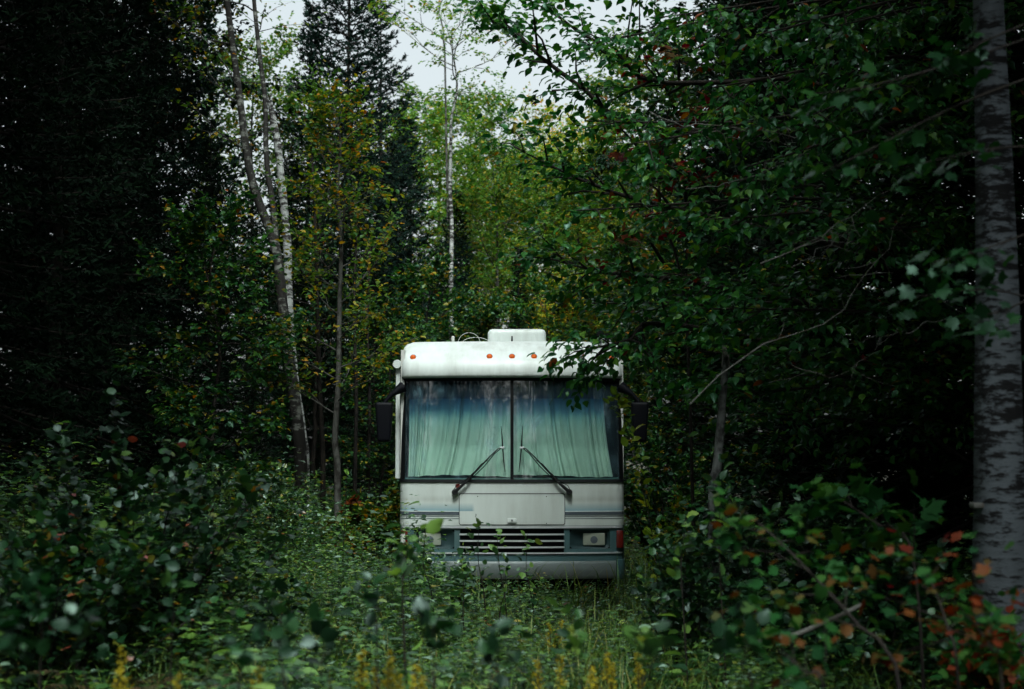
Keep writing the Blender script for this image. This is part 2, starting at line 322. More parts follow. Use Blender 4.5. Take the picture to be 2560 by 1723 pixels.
def yb(x):
    a = abs(x); y = .15*(min(a, 1.22)/1.22)**2.2
    if a > 1.12:
        t = min(a - 1.12, .0999); y += .10 - math.sqrt(.01 - t*t)
    return y
def rake(z):
    return float(np.interp(z, [0, 1.40, 1.44, 2.50, 2.53, 2.58, 2.70, 3.2], [0, 0, .015, .11, .07, .035, .06, .06]))
def fp(x, z, o=0.): return (x, YF + yb(x) + rake(z) - o, z)
def lin(a, b, n): return list(np.linspace(a, b, n))
XS = lin(-1.22, -1.12, 7) + lin(-1.08, 1.08, 25) + lin(1.12, 1.22, 7)
def raw(name, V, F, mat, parent, smooth=False, bevel=0.):
    me = bpy.data.meshes.new(name); me.from_pydata([tuple(map(float, v)) for v in V], [], F); me.update()
    if smooth: me.polygons.foreach_set('use_smooth', [True]*len(me.polygons))
    me.materials.append(mat); o = bpy.data.objects.new(name, me); C.objects.link(o); o.parent = parent
    if smooth == 'angle':
        try: me.set_sharp_from_angle(angle=R(38))
        except Exception: pass
    return o
def gridpatch(name, xs, zs, off, depth, mat, parent, hole=None, f=fp):
    """a skin on the curved front: cells xs*zs, 'depth' thick at every border, with optional holes"""
    V, F, idx = [], [], {}
    def vid(i, j, back):
        k = (i, j, back)
        if k not in idx:
            idx[k] = len(V); V.append(f(xs[i], zs[j], off - (depth if back else 0)))
        return idx[k]
    nx, nz = len(xs) - 1, len(zs) - 1
    def solid(i, j):
        if i < 0 or j < 0 or i >= nx or j >= nz: return False
        return not (hole and hole((xs[i] + xs[i + 1])/2, (zs[j] + zs[j + 1])/2))
    for i in range(nx):
        for j in range(nz):
            if not solid(i, j): continue
            F.append((vid(i, j, 0), vid(i + 1, j, 0), vid(i + 1, j + 1, 0), vid(i, j + 1, 0)))
            for (di, dj, a, b) in ((-1, 0, (i, j + 1), (i, j)), (1, 0, (i + 1, j), (i + 1, j + 1)), (0, -1, (i, j), (i + 1, j)), (0, 1, (i + 1, j + 1), (i, j + 1))):
                if not solid(i + di, j + dj):
                    F.append((vid(*a, 0), vid(*a, 1), vid(*b, 1), vid(*b, 0)))
    return raw(name, V, F, mat, parent, smooth='angle')
def strip(name, x0, x1, z0, z1, off, depth, mat, parent, n=None):
    xs = sorted(set([x for x in XS if x0 < x < x1] + [x0, x1]))
    return gridpatch(name, xs, [z0, z1], off, depth, mat, parent)
def rbox(name, c, s, mat, parent, bev=.01, seg=2, taper=None, rot=None):
    bm = bmesh.new(); bmesh.ops.create_cube(bm, size=1)
    for v in bm.verts:
        v.co = Vector((v.co.x*s[0], v.co.y*s[1], v.co.z*s[2]))
        if taper and v.co.z < 0: v.co.x *= taper[0]; v.co.y *= taper[1]
    bmesh.ops.bevel(bm, geom=list(bm.edges), offset=bev, segments=seg, profile=.6, affect='EDGES')
    if rot: bmesh.ops.rotate(bm, verts=bm.verts, cent=(0, 0, 0), matrix=rot)
    bmesh.ops.translate(bm, verts=bm.verts, vec=c)
    me = bpy.data.meshes.new(name); bm.to_mesh(me); bm.free(); me.materials.append(mat)
    me.polygons.foreach_set('use_smooth', [True]*len(me.polygons))
    try: me.set_sharp_from_angle(angle=R(35))
    except Exception: pass
    o = bpy.data.objects.new(name, me); C.objects.link(o); o.parent = parent; return o
def rod(name, pts, rad, mat, parent, sides=8):
    V, T = tubes([(np.array(pts, float), rad)], sides); V = list(map(tuple, V)); T = [tuple(t) for t in T]
    n = len(pts)*sides; T.append(tuple(range(sides - 1, -1, -1))); T.append(tuple(range(n - sides, n)))
    return raw(name, V, T, mat, parent, smooth='angle')
def disc_y(name, c, r, depth, mat, parent, seg=20, dome=.0):
    V, F = [], []
    rings = [(r, 0), (r, depth*.6), (r*.8, depth*.9), (r*.4, depth), (0.001, depth + dome)]
    for rr, d in rings:
        for k in range(seg):
            a = 2*math.pi*k/seg; V.append((c[0] + rr*math.cos(a), c[1] - d, c[2] + rr*math.sin(a)))
    for i in range(len(rings) - 1):
        for k in range(seg):
            k2 = (k + 1) % seg; F.append((i*seg + k, i*seg + k2, (i + 1)*seg + k2, (i + 1)*seg + k))
    return raw(name, V, F, mat, parent, smooth='angle')

rv = empty('motorhome', (0, 0, 0), label='white motorhome parked in the overgrown clearing, its windshield curtained', cat='motorhome')
# lower body shell and its fascia
zz = [.94, 1.02, 1.10, 1.20, 1.30, 1.41]
front = gridpatch('front_panel', XS, zz, 0, .05, M['rv_lower'], rv)
HX0, HX1, HZ0, HZ1 = .62, 1.06, .69, .895
fx = sorted(set([round(x, 3) for x in XS] + [-HX1, -HX0, HX0, HX1, -.56, .56, -1.11, 1.11, -1.19, 1.19]))
fz = [.50, .56, .62, HZ0, .80, HZ1, .905, .94]
def fhole(x, z):
    if abs(x) < .56 and .62 < z < .905: return True
    if HX0 < abs(x) < HX1 and HZ0 < z < HZ1: return True
    return False
gridpatch('lower_fascia', fx, fz, -.004, .09, M['teal'], rv, fhole)
strip('grille_backing', -.60, .60, .58, .92, -.08, .01, M['black'], rv)
for z in (.846, .776, .708): strip('grille_bar', -.565, .565, z - .0085, z + .0085, .004, .03, M['chrome'], rv)
strip('chrome_strip', -1.2, 1.2, .912, .936, .014, .02, M['chrome'], rv)
strip('chrome_strip', -1.2, 1.2, .638, .654, .012, .016, M['chrome'], rv)
# bumper
bxs = [x for x in XS if abs(x) <= 1.16]
bxs = sorted(set(bxs + [-1.15, 1.15]))
def bf(x, z, o=0.):
    k = float(np.interp(z, [.36, .40, .53, .565], [.02, 0, 0, .02])); return (x, YF + yb(x) - .07 - o + k, z)
gridpatch('bumper', [x for x in bxs if abs(x) <= 1.12], [.375, .40, .46, .53, .560], 0, .12, M['silver'], rv, f=bf)
for s in (-1, 1):
    xs_ = sorted([s*1.125, s*1.15, s*1.17, s*1.19, s*1.21, s*1.218])
    gridpatch('bumper_end', xs_, [.365, .40, .53, .575], .004, .14, M['teal'], rv, f=bf)
strip('bumper_valance', -1.1, 1.1, .28, .374, -.12, .05, M['black'], rv)
# headlights
for s in (-1, 1):
    x0, x1 = sorted((s*HX0, s*HX1)); lx0, lx1 = sorted((s*.765, s*1.005))
    V = []; ys = .06
    for (a, b, c, d, o_) in ((x0, x1, HZ0, HZ1, -.004), (x0 + .03, x1 - .03, HZ0 + .02, HZ1 - .02, -.03), (lx0 - .03, lx1 + .03, .712, .868, -.055), (lx0, lx1, .722, .858, -.055)):
        r_ = .03
        for (px, pz) in ((a + r_, c), (b - r_, c), (b, c + r_), (b, d - r_), (b - r_, d), (a + r_, d), (a, d - r_), (a, c + r_)): V.append(fp(px, pz, o_))
    F = []
    for i in range(3):
        for k in range(8): F.append((i*8 + k, i*8 + (k + 1) % 8, (i + 1)*8 + (k + 1) % 8, (i + 1)*8 + k))
    bz = raw('headlight_bezel', V, F, M['bezel'], rv, smooth='angle')
    hb = rbox('headlight', ((lx0 + lx1)/2, YF + yb((lx0 + lx1)/2) + .045, .79), (lx1 - lx0, .05, .136), M['headlamp'], rv, .018, 3)
    disc_y('reflector', ((lx0 + lx1)/2, YF + yb((lx0 + lx1)/2) + .021, .785), .040, .003, M['groove'], hb, 18, .002)
    strip('bezel_backing', x0, x1, HZ0, HZ1, -.085, .006, M['black'], bz)
    bl = rbox('corner_lamp', (s*1.165, YF + yb(1.165) - .006, .79), (.075, .06, .19), M['redlens'], rv, .012, 3)
    if s < 0: rbox('lamp_insert', (s*1.178, YF + yb(1.178) - .045, .80), (.05, .02, .10), M['clearlens'], bl, .009, 3)
# grooves
for s in (-1, 1):
    a, b = sorted((s*.572, s*1.2199))
    strip('groove_strip', a, b, 1.055, 1.088, .006, .01, M['groove'], rv)
    strip('pinstripe', a, b, 1.036, 1.041, .003, .006, M['groove'], rv)
    strip('pinstripe', a, b, 1.012, 1.017, .003, .006, M['groove'], rv)
    strip('groove_lip', a, b, 1.088, 1.096, .010, .012, M['rv_white'], rv)
# hood hatch
def rrect(x0, x1, z0, z1, r, off, depth, mat, name, parent, n=4):
    pts = []
    for cx, cz, a0 in ((x1 - r, z0 + r, -90), (x1 - r, z1 - r, 0), (x0 + r, z1 - r, 90), (x0 + r, z0 + r, 180)):
        for k in range(n + 1):
            a = R(a0 + 90*k/n); pts.append((cx + r*math.cos(a), cz + r*math.sin(a)))
    V = [fp(x, z, off) for x, z in pts] + [fp(x, z, off - depth) for x, z in pts] + [fp((x0 + x1)/2, (z0 + z1)/2, off)]
    m_ = len(pts); F = [(k, m_ + k, m_ + (k + 1) % m_, (k + 1) % m_) for k in range(m_)]
    # front surface follows the curve: fan strips by columns
    V2 = []; cols = lin(x0 + r, x1 - r, 13); base = len(V)
    for x in cols: V2 += [fp(x, z0, off), fp(x, z1, off)]
    F += [(base + 2*i, base + 2*i + 2, base + 2*i + 3, base + 2*i + 1) for i in range(12)]
    L = [i for i in range(m_) if pts[i][0] <= x0 + r + 1e-6]; Rr = [i for i in range(m_) if pts[i][0] >= x1 - r - 1e-6]
    F += [tuple(sorted(L, key=lambda i: -pts[i][1])), tuple(sorted(Rr, key=lambda i: pts[i][1]))]
    return raw(name, V + V2, F, mat, parent)
seam = rrect(-.572, .572, .946, 1.286, .022, .003, .02, M['black'], 'hatch_seal', rv)
hatch = rrect(-.565, .565, .953, 1.277, .018, .010, .02, M['rv_panel'], 'front_hatch', rv)
lt = rbox('latch', (0, YF - .02, .995), (.10, .02, .046), M['rv_white'], hatch, .009, 3)
rbox('keyhole', (0, YF - .032, .997), (.016, .008, .022), M['black'], lt, .003, 1)
for sx in (-.37, .37):
    for sz in (.965, 1.252): disc_y('screw', (sx, YF + yb(sx) - .010, sz), .006, .003, M['black'], hatch, 8)
# windshield surround, divider, panes
FR = lambda name, x0, x1, z0, z1, o_=.008: strip(name, x0, x1, z0, z1, o_, .05, M['black'], rv)
gridpatch('windshield_frame', XS, [1.405, 1.418, 1.436], .012, .06, M['black'], rv)
gridpatch('windshield_frame', XS, [2.505, 2.52, 2.538], .006, .06, M['black'], rv)
for s in (-1, 1):
    a = [s*1.165, s*1.18, s*1.20, s*1.21, s*1.2199]
    gridpatch('windshield_pillar', sorted(a), [1.4361, 1.7, 2.0, 2.3, 2.5049], .006, .08, M['black'], rv)
gridpatch('windshield_divider', [-.017, 0, .017], [1.4361, 1.8, 2.2, 2.5049], .012, .05, M['black'], rv)
for s in (-1, 1):
    xs_ = sorted([s*x for x in lin(.017, 1.165, 22)])
    V = [fp(x, z, -.004) for z in lin(1.436, 2.505, 8) for x in xs_]; nx_ = len(xs_)
    F = [(j*nx_ + i, j*nx_ + i + 1, (j + 1)*nx_ + i + 1, (j + 1)*nx_ + i) for j in range(7) for i in range(nx_ - 1)]
    raw('windshield_pane', V, F, M['windshield'], rv, smooth=True)
# curtains: pleats that hang from the rail and spread onto the dash
rngc = np.random.default_rng(5)
def curtain(x0, x1, side):
    nx_, nz_ = 420, 26; V = []; u = np.linspace(0, 1, nx_)
    ph = np.cumsum(rngc.uniform(.5, 1.5, nx_)); ph = ph/ph[-1]*2*np.pi*21
    ph2 = np.cumsum(rngc.uniform(.3, 1.7, nx_)); ph2 = ph2/ph2[-1]*2*np.pi*8
    amp = .014 + .011*np.sin(u*17 + side) + .007*np.sin(u*41)
    cr = sum(np.exp(-((u - c_)/w_)**2)*d_ for c_, w_, d_ in zip(rngc.uniform(.05, .95, 9), rngc.uniform(.006, .013, 9), rngc.uniform(.02, .05, 9)))
    for j in range(nz_ + 1):
        t = j/nz_; z = 2.56 - t*(2.56 - 1.470)
        lean = .13*t**2.2*side
        wv = cr*(.6 + .4*t) + amp*.5*np.sin(ph)*(1 - .25*t) + .020*np.sin(ph2 + .8*t)*(.6 + .6*t)
        xx = x0 + (x1 - x0)*u + lean*np.sin(u*np.pi)
        if side > 0: xx = xx - .10*np.clip((u - .7)/.3, 0, 1)**1.5*(1 - t**2)
        for i in range(nx_):
            flare = .10*max(0, t - .72)/.28
            V.append((xx[i], YF + yb(xx[i]) + rake(z) + .105 + .05*t + wv[i]*.8 - flare*(1 if t > .72 else 0), z + .004*math.sin(ph2[i]*.6)*t + .012*math.sin(u[i]*5 + side)*t))
    # trailing hem lying forward on the dash
    F = [(j*nx_ + i, j*nx_ + i + 1, (j + 1)*nx_ + i + 1, (j + 1)*nx_ + i) for j in range(nz_) for i in range(nx_ - 1)]
    return raw('curtain', V, F, M['curtain'], rv, smooth=True)
curtain(-1.13, -.01, -1); curtain(.01, 1.10, 1)
raw('dashboard', [fp(x, z, -o_) for (z, o_) in ((1.40, .02), (1.445, .03), (1.455, .30), (1.40, .42)) for x in XS], [(j*len(XS) + i, j*len(XS) + i + 1, (j + 1)*len(XS) + i + 1, (j + 1)*len(XS) + i) for j in range(3) for i in range(len(XS) - 1)], M['teal'], rv)
raw('curtain_backing', [(x, YF + .62, z) for z in (1.2, 2.75) for x in (-1.19, 1.19)], [(0, 1, 3, 2)], M['black'], rv)
# front cap and roof as one skin
rows = [(2.535, .055), (2.545, .035), (2.57, .022), (2.64, .035), (2.70, .05), (2.735, .085), (2.80, .20), (2.86, .34), (2.90, .47), (2.925, .62), (2.935, .9), (2.94, 1.5), (2.94, 5), (2.94, 9.2)]
rows = [(z if z < 2.71 else 2.70 + (z - 2.70)*1.22, dy) for z, dy in rows]
V = []
for (z, dy) in rows:
    for x in XS:
        a = abs(x); e = 2.85 + math.sqrt(max(0, .12**2 - max(0, a - 1.10)**2)) + .02*(1 - (a/1.22)**2)
        ze = min(z, e); k = min(1, max(0, (z - 2.7)/.2)); V.append((x, YF + yb(x)*(1 if dy < 3 else 0) + dy, ze))
n_ = len(XS); F = [(j*n_ + i, j*n_ + i + 1, (j + 1)*n_ + i + 1, (j + 1)*n_ + i) for j in range(len(rows) - 1) for i in range(n_ - 1)]
raw('front_cap', V, F, M['rv_white'], rv, smooth='angle')
rb = len(V)
# sides with wheel arches
def side(s):
    y0, y1 = YF + .25, YF + 9.2; pts = [(y0, 2.85), (y0, .42)]
    for cy_ in (YF + 1.35, YF + 6.6):
        for k in range(11):
            a = math.pi - math.pi*k/10; pts.append((cy_ + .50*math.cos(a), .42 + .50*math.sin(a)))
    pts += [(y1, .42), (y1, 2.85)]
    V = [(s*1.2195, y, z) for y, z in pts] + [(s*1.18, y, z) for y, z in pts]; m_ = len(pts)
    F = [tuple(range(m_)) if s < 0 else tuple(range(m_ - 1, -1, -1))] + [(k, (k + 1) % m_, m_ + (k + 1) % m_, m_ + k) for k in range(m_)]
    sw = raw('side_wall', V, F, M['vinyl'], rv)
    for (a, b, c, d) in ((1.0, 1.9, 1.5, 2.35), (3.0, 4.4, 1.55, 2.3), (5.6, 6.6, 1.7, 2.3), (7.6, 8.7, 1.55, 2.3)):
        if s < 0 and a == 3.0: continue
        wf = rbox('window_frame', (s*1.222, YF + (a + b)/2, (c + d)/2), (.03, b - a, d - c), M['black'], rv, .01, 1)
        rbox('pane', (s*1.238, YF + (a + b)/2, (c + d)/2), (.01, b - a - .08, d - c - .08), M['side_glass'], wf, .003, 1)
    rbox('side_stripe', (s*1.223, YF + 4.9, 1.07), (.008, 8.4, .05), M['groove'], rv, .002, 1)
    for cy_ in (YF + 1.35, YF + 6.6):
        for (nm, r_, w_, mt) in (('wheel', .40, .24, 'tyre'),):
            V = []; prof = [(.22, -.11), (.36, -.12), (.40, -.08), (.40, .08), (.36, .12), (.22, .11)]; sg = 28
            for (r2, dx) in prof:
                for k in range(sg):
                    a = 2*math.pi*k/sg; V.append((s*1.04 + dx, cy_ + r2*math.cos(a), .39 + r2*math.sin(a)))
            F = [(i*sg + k, i*sg + (k + 1) % sg, (i + 1)*sg + (k + 1) % sg, (i + 1)*sg + k) for i in range(5) for k in range(sg)]
            wh = raw('wheel', V, F, M['tyre'], rv, smooth='angle')
            V = []; prof = [(.225, .10), (.20, .06), (.10, .05), (.05, .09), (.001, .10)]
            for (r2, dx) in prof:
                for k in range(sg):
                    a = 2*math.pi*k/sg; V.append((s*(1.04 + dx), cy_ + r2*math.cos(a), .39 + r2*math.sin(a)))
            F = [(i*sg + k, i*sg + (k + 1) % sg, (i + 1)*sg + (k + 1) % sg, (i + 1)*sg + k) for i in range(4) for k in range(sg)]
            raw('rim', V, F, M['rim'], wh, smooth='angle')
side(-1); side(1)
raw('rear_wall', [(-1.22, YF + 9.2, .42), (1.22, YF + 9.2, .42), (1.22, YF + 9.2, 2.95), (-1.22, YF + 9.2, 2.95)], [(3, 2, 1, 0)], M['vinyl'], rv)
raw('chassis', [(x, y, z) for z in (.40, .46) for (x, y) in ((-1.0, YF + .3), (1.0, YF + .3), (1.0, YF + 9.1), (-1.0, YF + 9.1))], [(0, 1, 2, 3), (4, 5, 6, 7), (0, 1, 5, 4), (1, 2, 6, 5), (2, 3, 7, 6), (3, 0, 4, 7)], M['black'], rv)
dr = rbox('door', (-1.222, YF + 3.7, 1.45), (.02, .66, 1.85), M['vinyl'], rv, .008, 1)
rbox('handle', (-1.24, YF + 3.46, 1.3), (.03, .12, .05), M['chrome'], dr, .008, 1)
# awning housing on the door side
aw = rbox('awning_arm', (-1.262, YF + .42, 2.05), (.05, .05, 1.22), M['rv_white'], rv, .012, 2)
rod('awning_roller', [(-1.27, YF + .34, 2.70), (-1.27, YF + .38, 2.70), (-1.27, YF + 5.6, 2.70)], [.045, .052, .052], M['rv_white'], rv, 14)
rbox('awning_bracket', (-1.25, YF + .40, 2.70), (.05, .05, .07), M['chrome'], aw, .012, 2)
# roof unit
ac = rbox('roof_air_conditioner', (.06, YF + 2.75, 3.09), (.72, .85, .35), M['rv_white'], rv, .075, 5)
rbox('grille', (.06, YF + 2.75, 3.262), (.34, .5, .035), M['black'], ac, .01, 1)
for sx in (-.17, .29): rbox('cover_rib', (sx, YF + 2.335, 3.09), (.02, .03, .22), M['rv_white'], ac, .009, 2)
rod('roof_stub', [(0.0, YF + .75, 2.96), (0.0, YF + .75, 3.045)], [.012, .008], M['black'], rv)
# amber clearance lamps on the cap
for x in (-1.085, -.245, 0, .24, 1.085):
    z = 2.765; y = YF + yb(x) + .118
    cl = disc_y('clearance_lamp', (x, y, z), .031, .030, M['amber'], rv, 18, .004)
    disc_y('lamp_base', (x, y + .022, z), .036, .024, M['wiper'], cl, 18)
# twin air horn
hr = rod('air_horn', [(.98, YF + .62, 3.03), (.98, YF + .40, 3.03), (.98, YF + .33, 3.03)], [.018, .022, .044], M['black'], rv, 12)
rod('horn_trumpet', [(1.055, YF + .62, 3.005), (1.055, YF + .42, 3.005), (1.055, YF + .35, 3.005)], [.018, .022, .040], M['black'], hr, 12)
rbox('horn_foot', (1.02, YF + .62, 2.985), (.09, .06, .05), M['chrome'], hr, .008, 1)
# antenna and loose cable loops
an = rbox('antenna_mount', (-.685, YF + 1.2, 3.02), (.035, .06, .12), M['vinyl'], rv, .008, 1)
a = np.linspace(0, math.pi, 14)
rod('antenna_loop', np.c_[-.50 + .13*np.cos(a), np.full(14, YF + 1.3), 3.0 + .13*np.sin(a)], .0028, M['vinyl'], an, 5)
rod('antenna_loop', np.c_[-.42 + .16*np.cos(a), np.full(14, YF + 1.25), 3.0 + .07*np.sin(a)], .0028, M['vinyl'], an, 5)
# mirrors
for s in (-1, 1):
    mr_ = rbox('side_mirror', (s*1.392, YF + .16, 2.055), (.198, .13, .43), M['mirror_shell'], rv, .035, 4, taper=(.72, .8))
    rod('mirror_arm', [(s*1.19, YF + .20, 2.44), (s*1.23, YF + .18, 2.415), (s*1.31, YF + .16, 2.36), (s*1.365, YF + .15, 2.30), (s*1.385, YF + .15, 2.25)], [.065, .05, .028, .024, .03], M['mirror_shell'], mr_, 10)
    V = [(s*(1.392 + dx), YF + .228, 2.06 + dz) for dx, dz in ((-.07, -.17), (.07, -.17), (.085, .18), (-.085, .18))]
    raw('mirror_glass', V, [(3, 2, 1, 0)] if s > 0 else [(0, 1, 2, 3)], M['chrome'], mr_)
# wipers
for s in (-1, 1):
    def W(x, z, o_): 
        q = fp(s*x, z, o_); return q
    wp = rod('wiper', [W(.612, 1.305, .045), W(.52, 1.385, .055), W(.45, 1.455, .055)], [.020, .016, .013], M['wiper'], rv, 8)
    rod('wiper_pivot', [W(.615, 1.30, -.01), W(.615, 1.30, .06)], [.036, .03], M['wiper'], wp, 12)
    rod('wiper_arm', [W(.46, 1.445, .055), W(.36, 1.55, .06), W(.24, 1.68, .055), (s*.15, W(.15, 1.765, .05)[1], 1.765), W(.10, 1.778, .035)], [.010, .009, .008, .007, .007], M['wiper'], wp, 6)
    rod('wiper_link', [W(.58, 1.33, .03), W(.44, 1.44, .04), W(.30, 1.575, .04), W(.19, 1.71, .04), W(.12, 1.768, .035)], [.006]*5, M['wiper'], wp, 6)
    rod('wiper_hose', [W(.62, 1.33, .05), W(.60, 1.37, .06), W(.52, 1.41, .075), W(.40, 1.52, .075), W(.33, 1.60, .07), W(.26, 1.64, .07)], [.004]*6, M['black'], wp, 5)
    rod('wiper_blade', [W(.118, 2.01, .018), W(.108, 1.9, .02), W(.10, 1.77, .022), W(.088, 1.63, .02), W(.074, 1.515, .018)], [.003, .007, .009, .007, .003], M['wiper'], wp, 6)
    rbox('wiper_clip', W(.105, 1.775, .036), (.05, .02, .022), M['chrome'], wp, .005, 1)
# a dead pink leaf caught behind the wiper pivot on the door side
lf = leaf_mat('dry_pink_leaf', [(0, (.30, .07, .05)), (1, (.36, .09, .07))])
V, T = inst(np.array([fp(-.60, 1.345, .05)]), np.array([[.4, -.2, .5]]), np.array([[0, -1., .3]]), [.06], T_ROUND)
tag(mesh_from('fallen_leaf', V, T, lf, None, np.zeros(len(T))), 'small dry pink leaf caught on the wiper arm above the hatch corner', 'leaf')
# ---------------------------------------------------------------- plants: builders
def rot_z(v, a):
    c, s = math.cos(a), math.sin(a); return np.array([v[0]*c - v[1]*s, v[0]*s + v[1]*c, v[2]])
def limb_sprays(rng, pts, nsub, sublen, ntw, twlen, t0=.2, flat=.25, wood=None, r=.02, droop=.1, spread=(35, 75)):
    """pts: limb polyline; returns twig segments A,B and adds the side branches to wood"""
    A, B = [], []
    pts = np.asarray(pts); k = len(pts)
    L = np.linalg.norm(np.diff(pts, axis=0), axis=1).sum()
    for i in range(nsub):
        t = t0 + (1 - t0)*(i + rng.random()*.8)/nsub; f = min(t, .999)*(k - 1); j = int(f); p = pts[j] + (pts[j + 1] - pts[j])*(f - j)
        d = nrm(pts[j + 1] - pts[j]); s = 1 if i % 2 else -1
        dd = rot_z(d, s*R(rng.uniform(*spread))); dd = dd + np.array([0, 0, rng.normal(0, flat) - droop*.5]); dd = nrm(dd)
        ln = sublen*(1.1 - .6*t)*rng.uniform(.7, 1.25)
        q1 = p + dd*ln*.5 + rng.normal(0, .04*ln, 3); q2 = q1 + nrm(dd + np.array([0, 0, -droop]) + rng.normal(0, .2, 3))*ln*.5
        if wood is not None: wood.append((np.array([p, q1, q2]), np.array([r*.55, r*.35, r*.12])*(1.2 - .7*t)))
        for m in range(ntw):
            u = (m + rng.random())/ntw; o_ = p + (q1 - p)*u*2 if u < .5 else q1 + (q2 - q1)*(u*2 - 1)
            e = rot_z(dd, (1 if m % 2 else -1)*R(rng.uniform(25, 70))) + np.array([0, 0, rng.normal(0, flat) - droop])
            A.append(o_); B.append(o_ + nrm(e)*twlen*rng.uniform(.6, 1.3))
        A.append(q1); B.append(q2)
    A.append(pts[-2]); B.append(pts[-1])
    return A, B
def leaves_on(rng, A, B, per, size, droop=.3, up=.45, jit=.03, side=.8):
    A, B = np.asarray(A), np.asarray(B); n = len(A)
    t = (np.arange(per)[None] + rng.random((n, per)))/per*.95 + .08
    d = nrm(B - A); hz = nrm(np.cross(d, np.array([0, 0, 1.])))
    sg = np.where(np.arange(per) % 2, 1, -1)[None, :, None]
    P = A[:, None] + (B - A)[:, None]*t[..., None]
    D = d[:, None]*rng.uniform(.3, 1.0, (n, per, 1)) + hz[:, None]*sg*rng.uniform(.3, 1, (n, per, 1))*side
    D[..., 2] -= droop*rng.uniform(.2, 1.4, (n, per)); D += rng.normal(0, .2, D.shape)
    N = np.zeros_like(D); N[..., 2] = 1; N += rng.normal(0, up, N.shape)
    P = P.reshape(-1, 3) + rng.normal(0, jit, (n*per, 3)); S = size*rng.uniform(.6, 1.25, n*per)
    return P, D.reshape(-1, 3), N.reshape(-1, 3), S
def auto_limbs(rng, trunk, h0, n, crown_r, prof, rise=.45, top=.98):
    limbs = []; k = len(trunk); az = rng.random()*6.28
    for i in range(n):
        t = h0 + (top - h0)*(i + rng.random()*.6)/n; f = min(t, .995)*(k - 1); j = int(f); p = trunk[j] + (trunk[j + 1] - trunk[j])*(f - j)
        az += 2.4 + rng.normal(0, .35); u = (t - h0)/(1 - h0); L = crown_r*prof(u)*rng.uniform(.7, 1.15)
        e = rise*(.6 + u*1.1) + rng.normal(0, .15); d = nrm(np.array([math.cos(az), math.sin(az), e]))
        pts = [p]; q = p.copy(); nn = 6
        for s in range(nn):
            d = nrm(d + rng.normal(0, .13, 3) + np.array([0, 0, .05])); q = q + d*L/nn; pts.append(q.copy())
        limbs.append((np.array(pts), t))
    return limbs
ROUND = lambda u: (math.sin(math.pi*min(1, .12 + u*.85)))**.7
OVAL = lambda u: (1 - u)**.6*.95 + .12
def deciduous(name, rng, trunk, r0, bark, leafm, tm, size, crown_r=3., h0=.3, n=26, nsub=8, ntw=6, per=7, sublen=1.3, twlen=.5, prof=ROUND, rise=.45, tint=None, loc=(0, 0, 0), extra=None, r1=.012, sides=8, limbs=None, root=None, droop=.12):
    trunk = np.asarray(trunk, float); k = len(trunk)
    rad = r0*(1 - np.linspace(0, 1, k)**1.1)*.95 + r1; rad[0] *= 1.35
    wood = [(trunk, rad)]; A, B = [], []
    if limbs is None: limbs = auto_limbs(rng, trunk, h0, n, crown_r, prof, rise)
    for pts, t in limbs:
        lr = max(.009, min(r0*.4, .006 + .0055*np.linalg.norm(pts[-1] - pts[0])))
        wood.append((pts, np.linspace(lr, .006, len(pts))))
        a, b = limb_sprays(rng, pts, nsub, sublen, ntw, twlen, wood=wood, r=lr, droop=droop); A += a; B += b
    if extra: wood += extra
    rt = root or empty(name, loc)
    V, T = tubes(wood, sides if len(wood) < 60 else 5); mesh_from('trunk', V, T, bark, rt, smooth=True)
    P, D, N, S = leaves_on(rng, A, B, per, size)
    leaf_obj('crown', P, D, N, S, tm, leafm, rt, rng, tint)
    return rt
def straight_trunk(rng, H, wob=.12, n=12, lean=(0, 0)):
    z = np.linspace(-.3, H, n); x = np.cumsum(rng.normal(0, wob, n)*.5) + lean[0]*z/H; y = np.cumsum(rng.normal(0, wob, n)*.5) + lean[1]*z/H
    x -= x[0]; y -= y[0]; return np.c_[x, y, z]

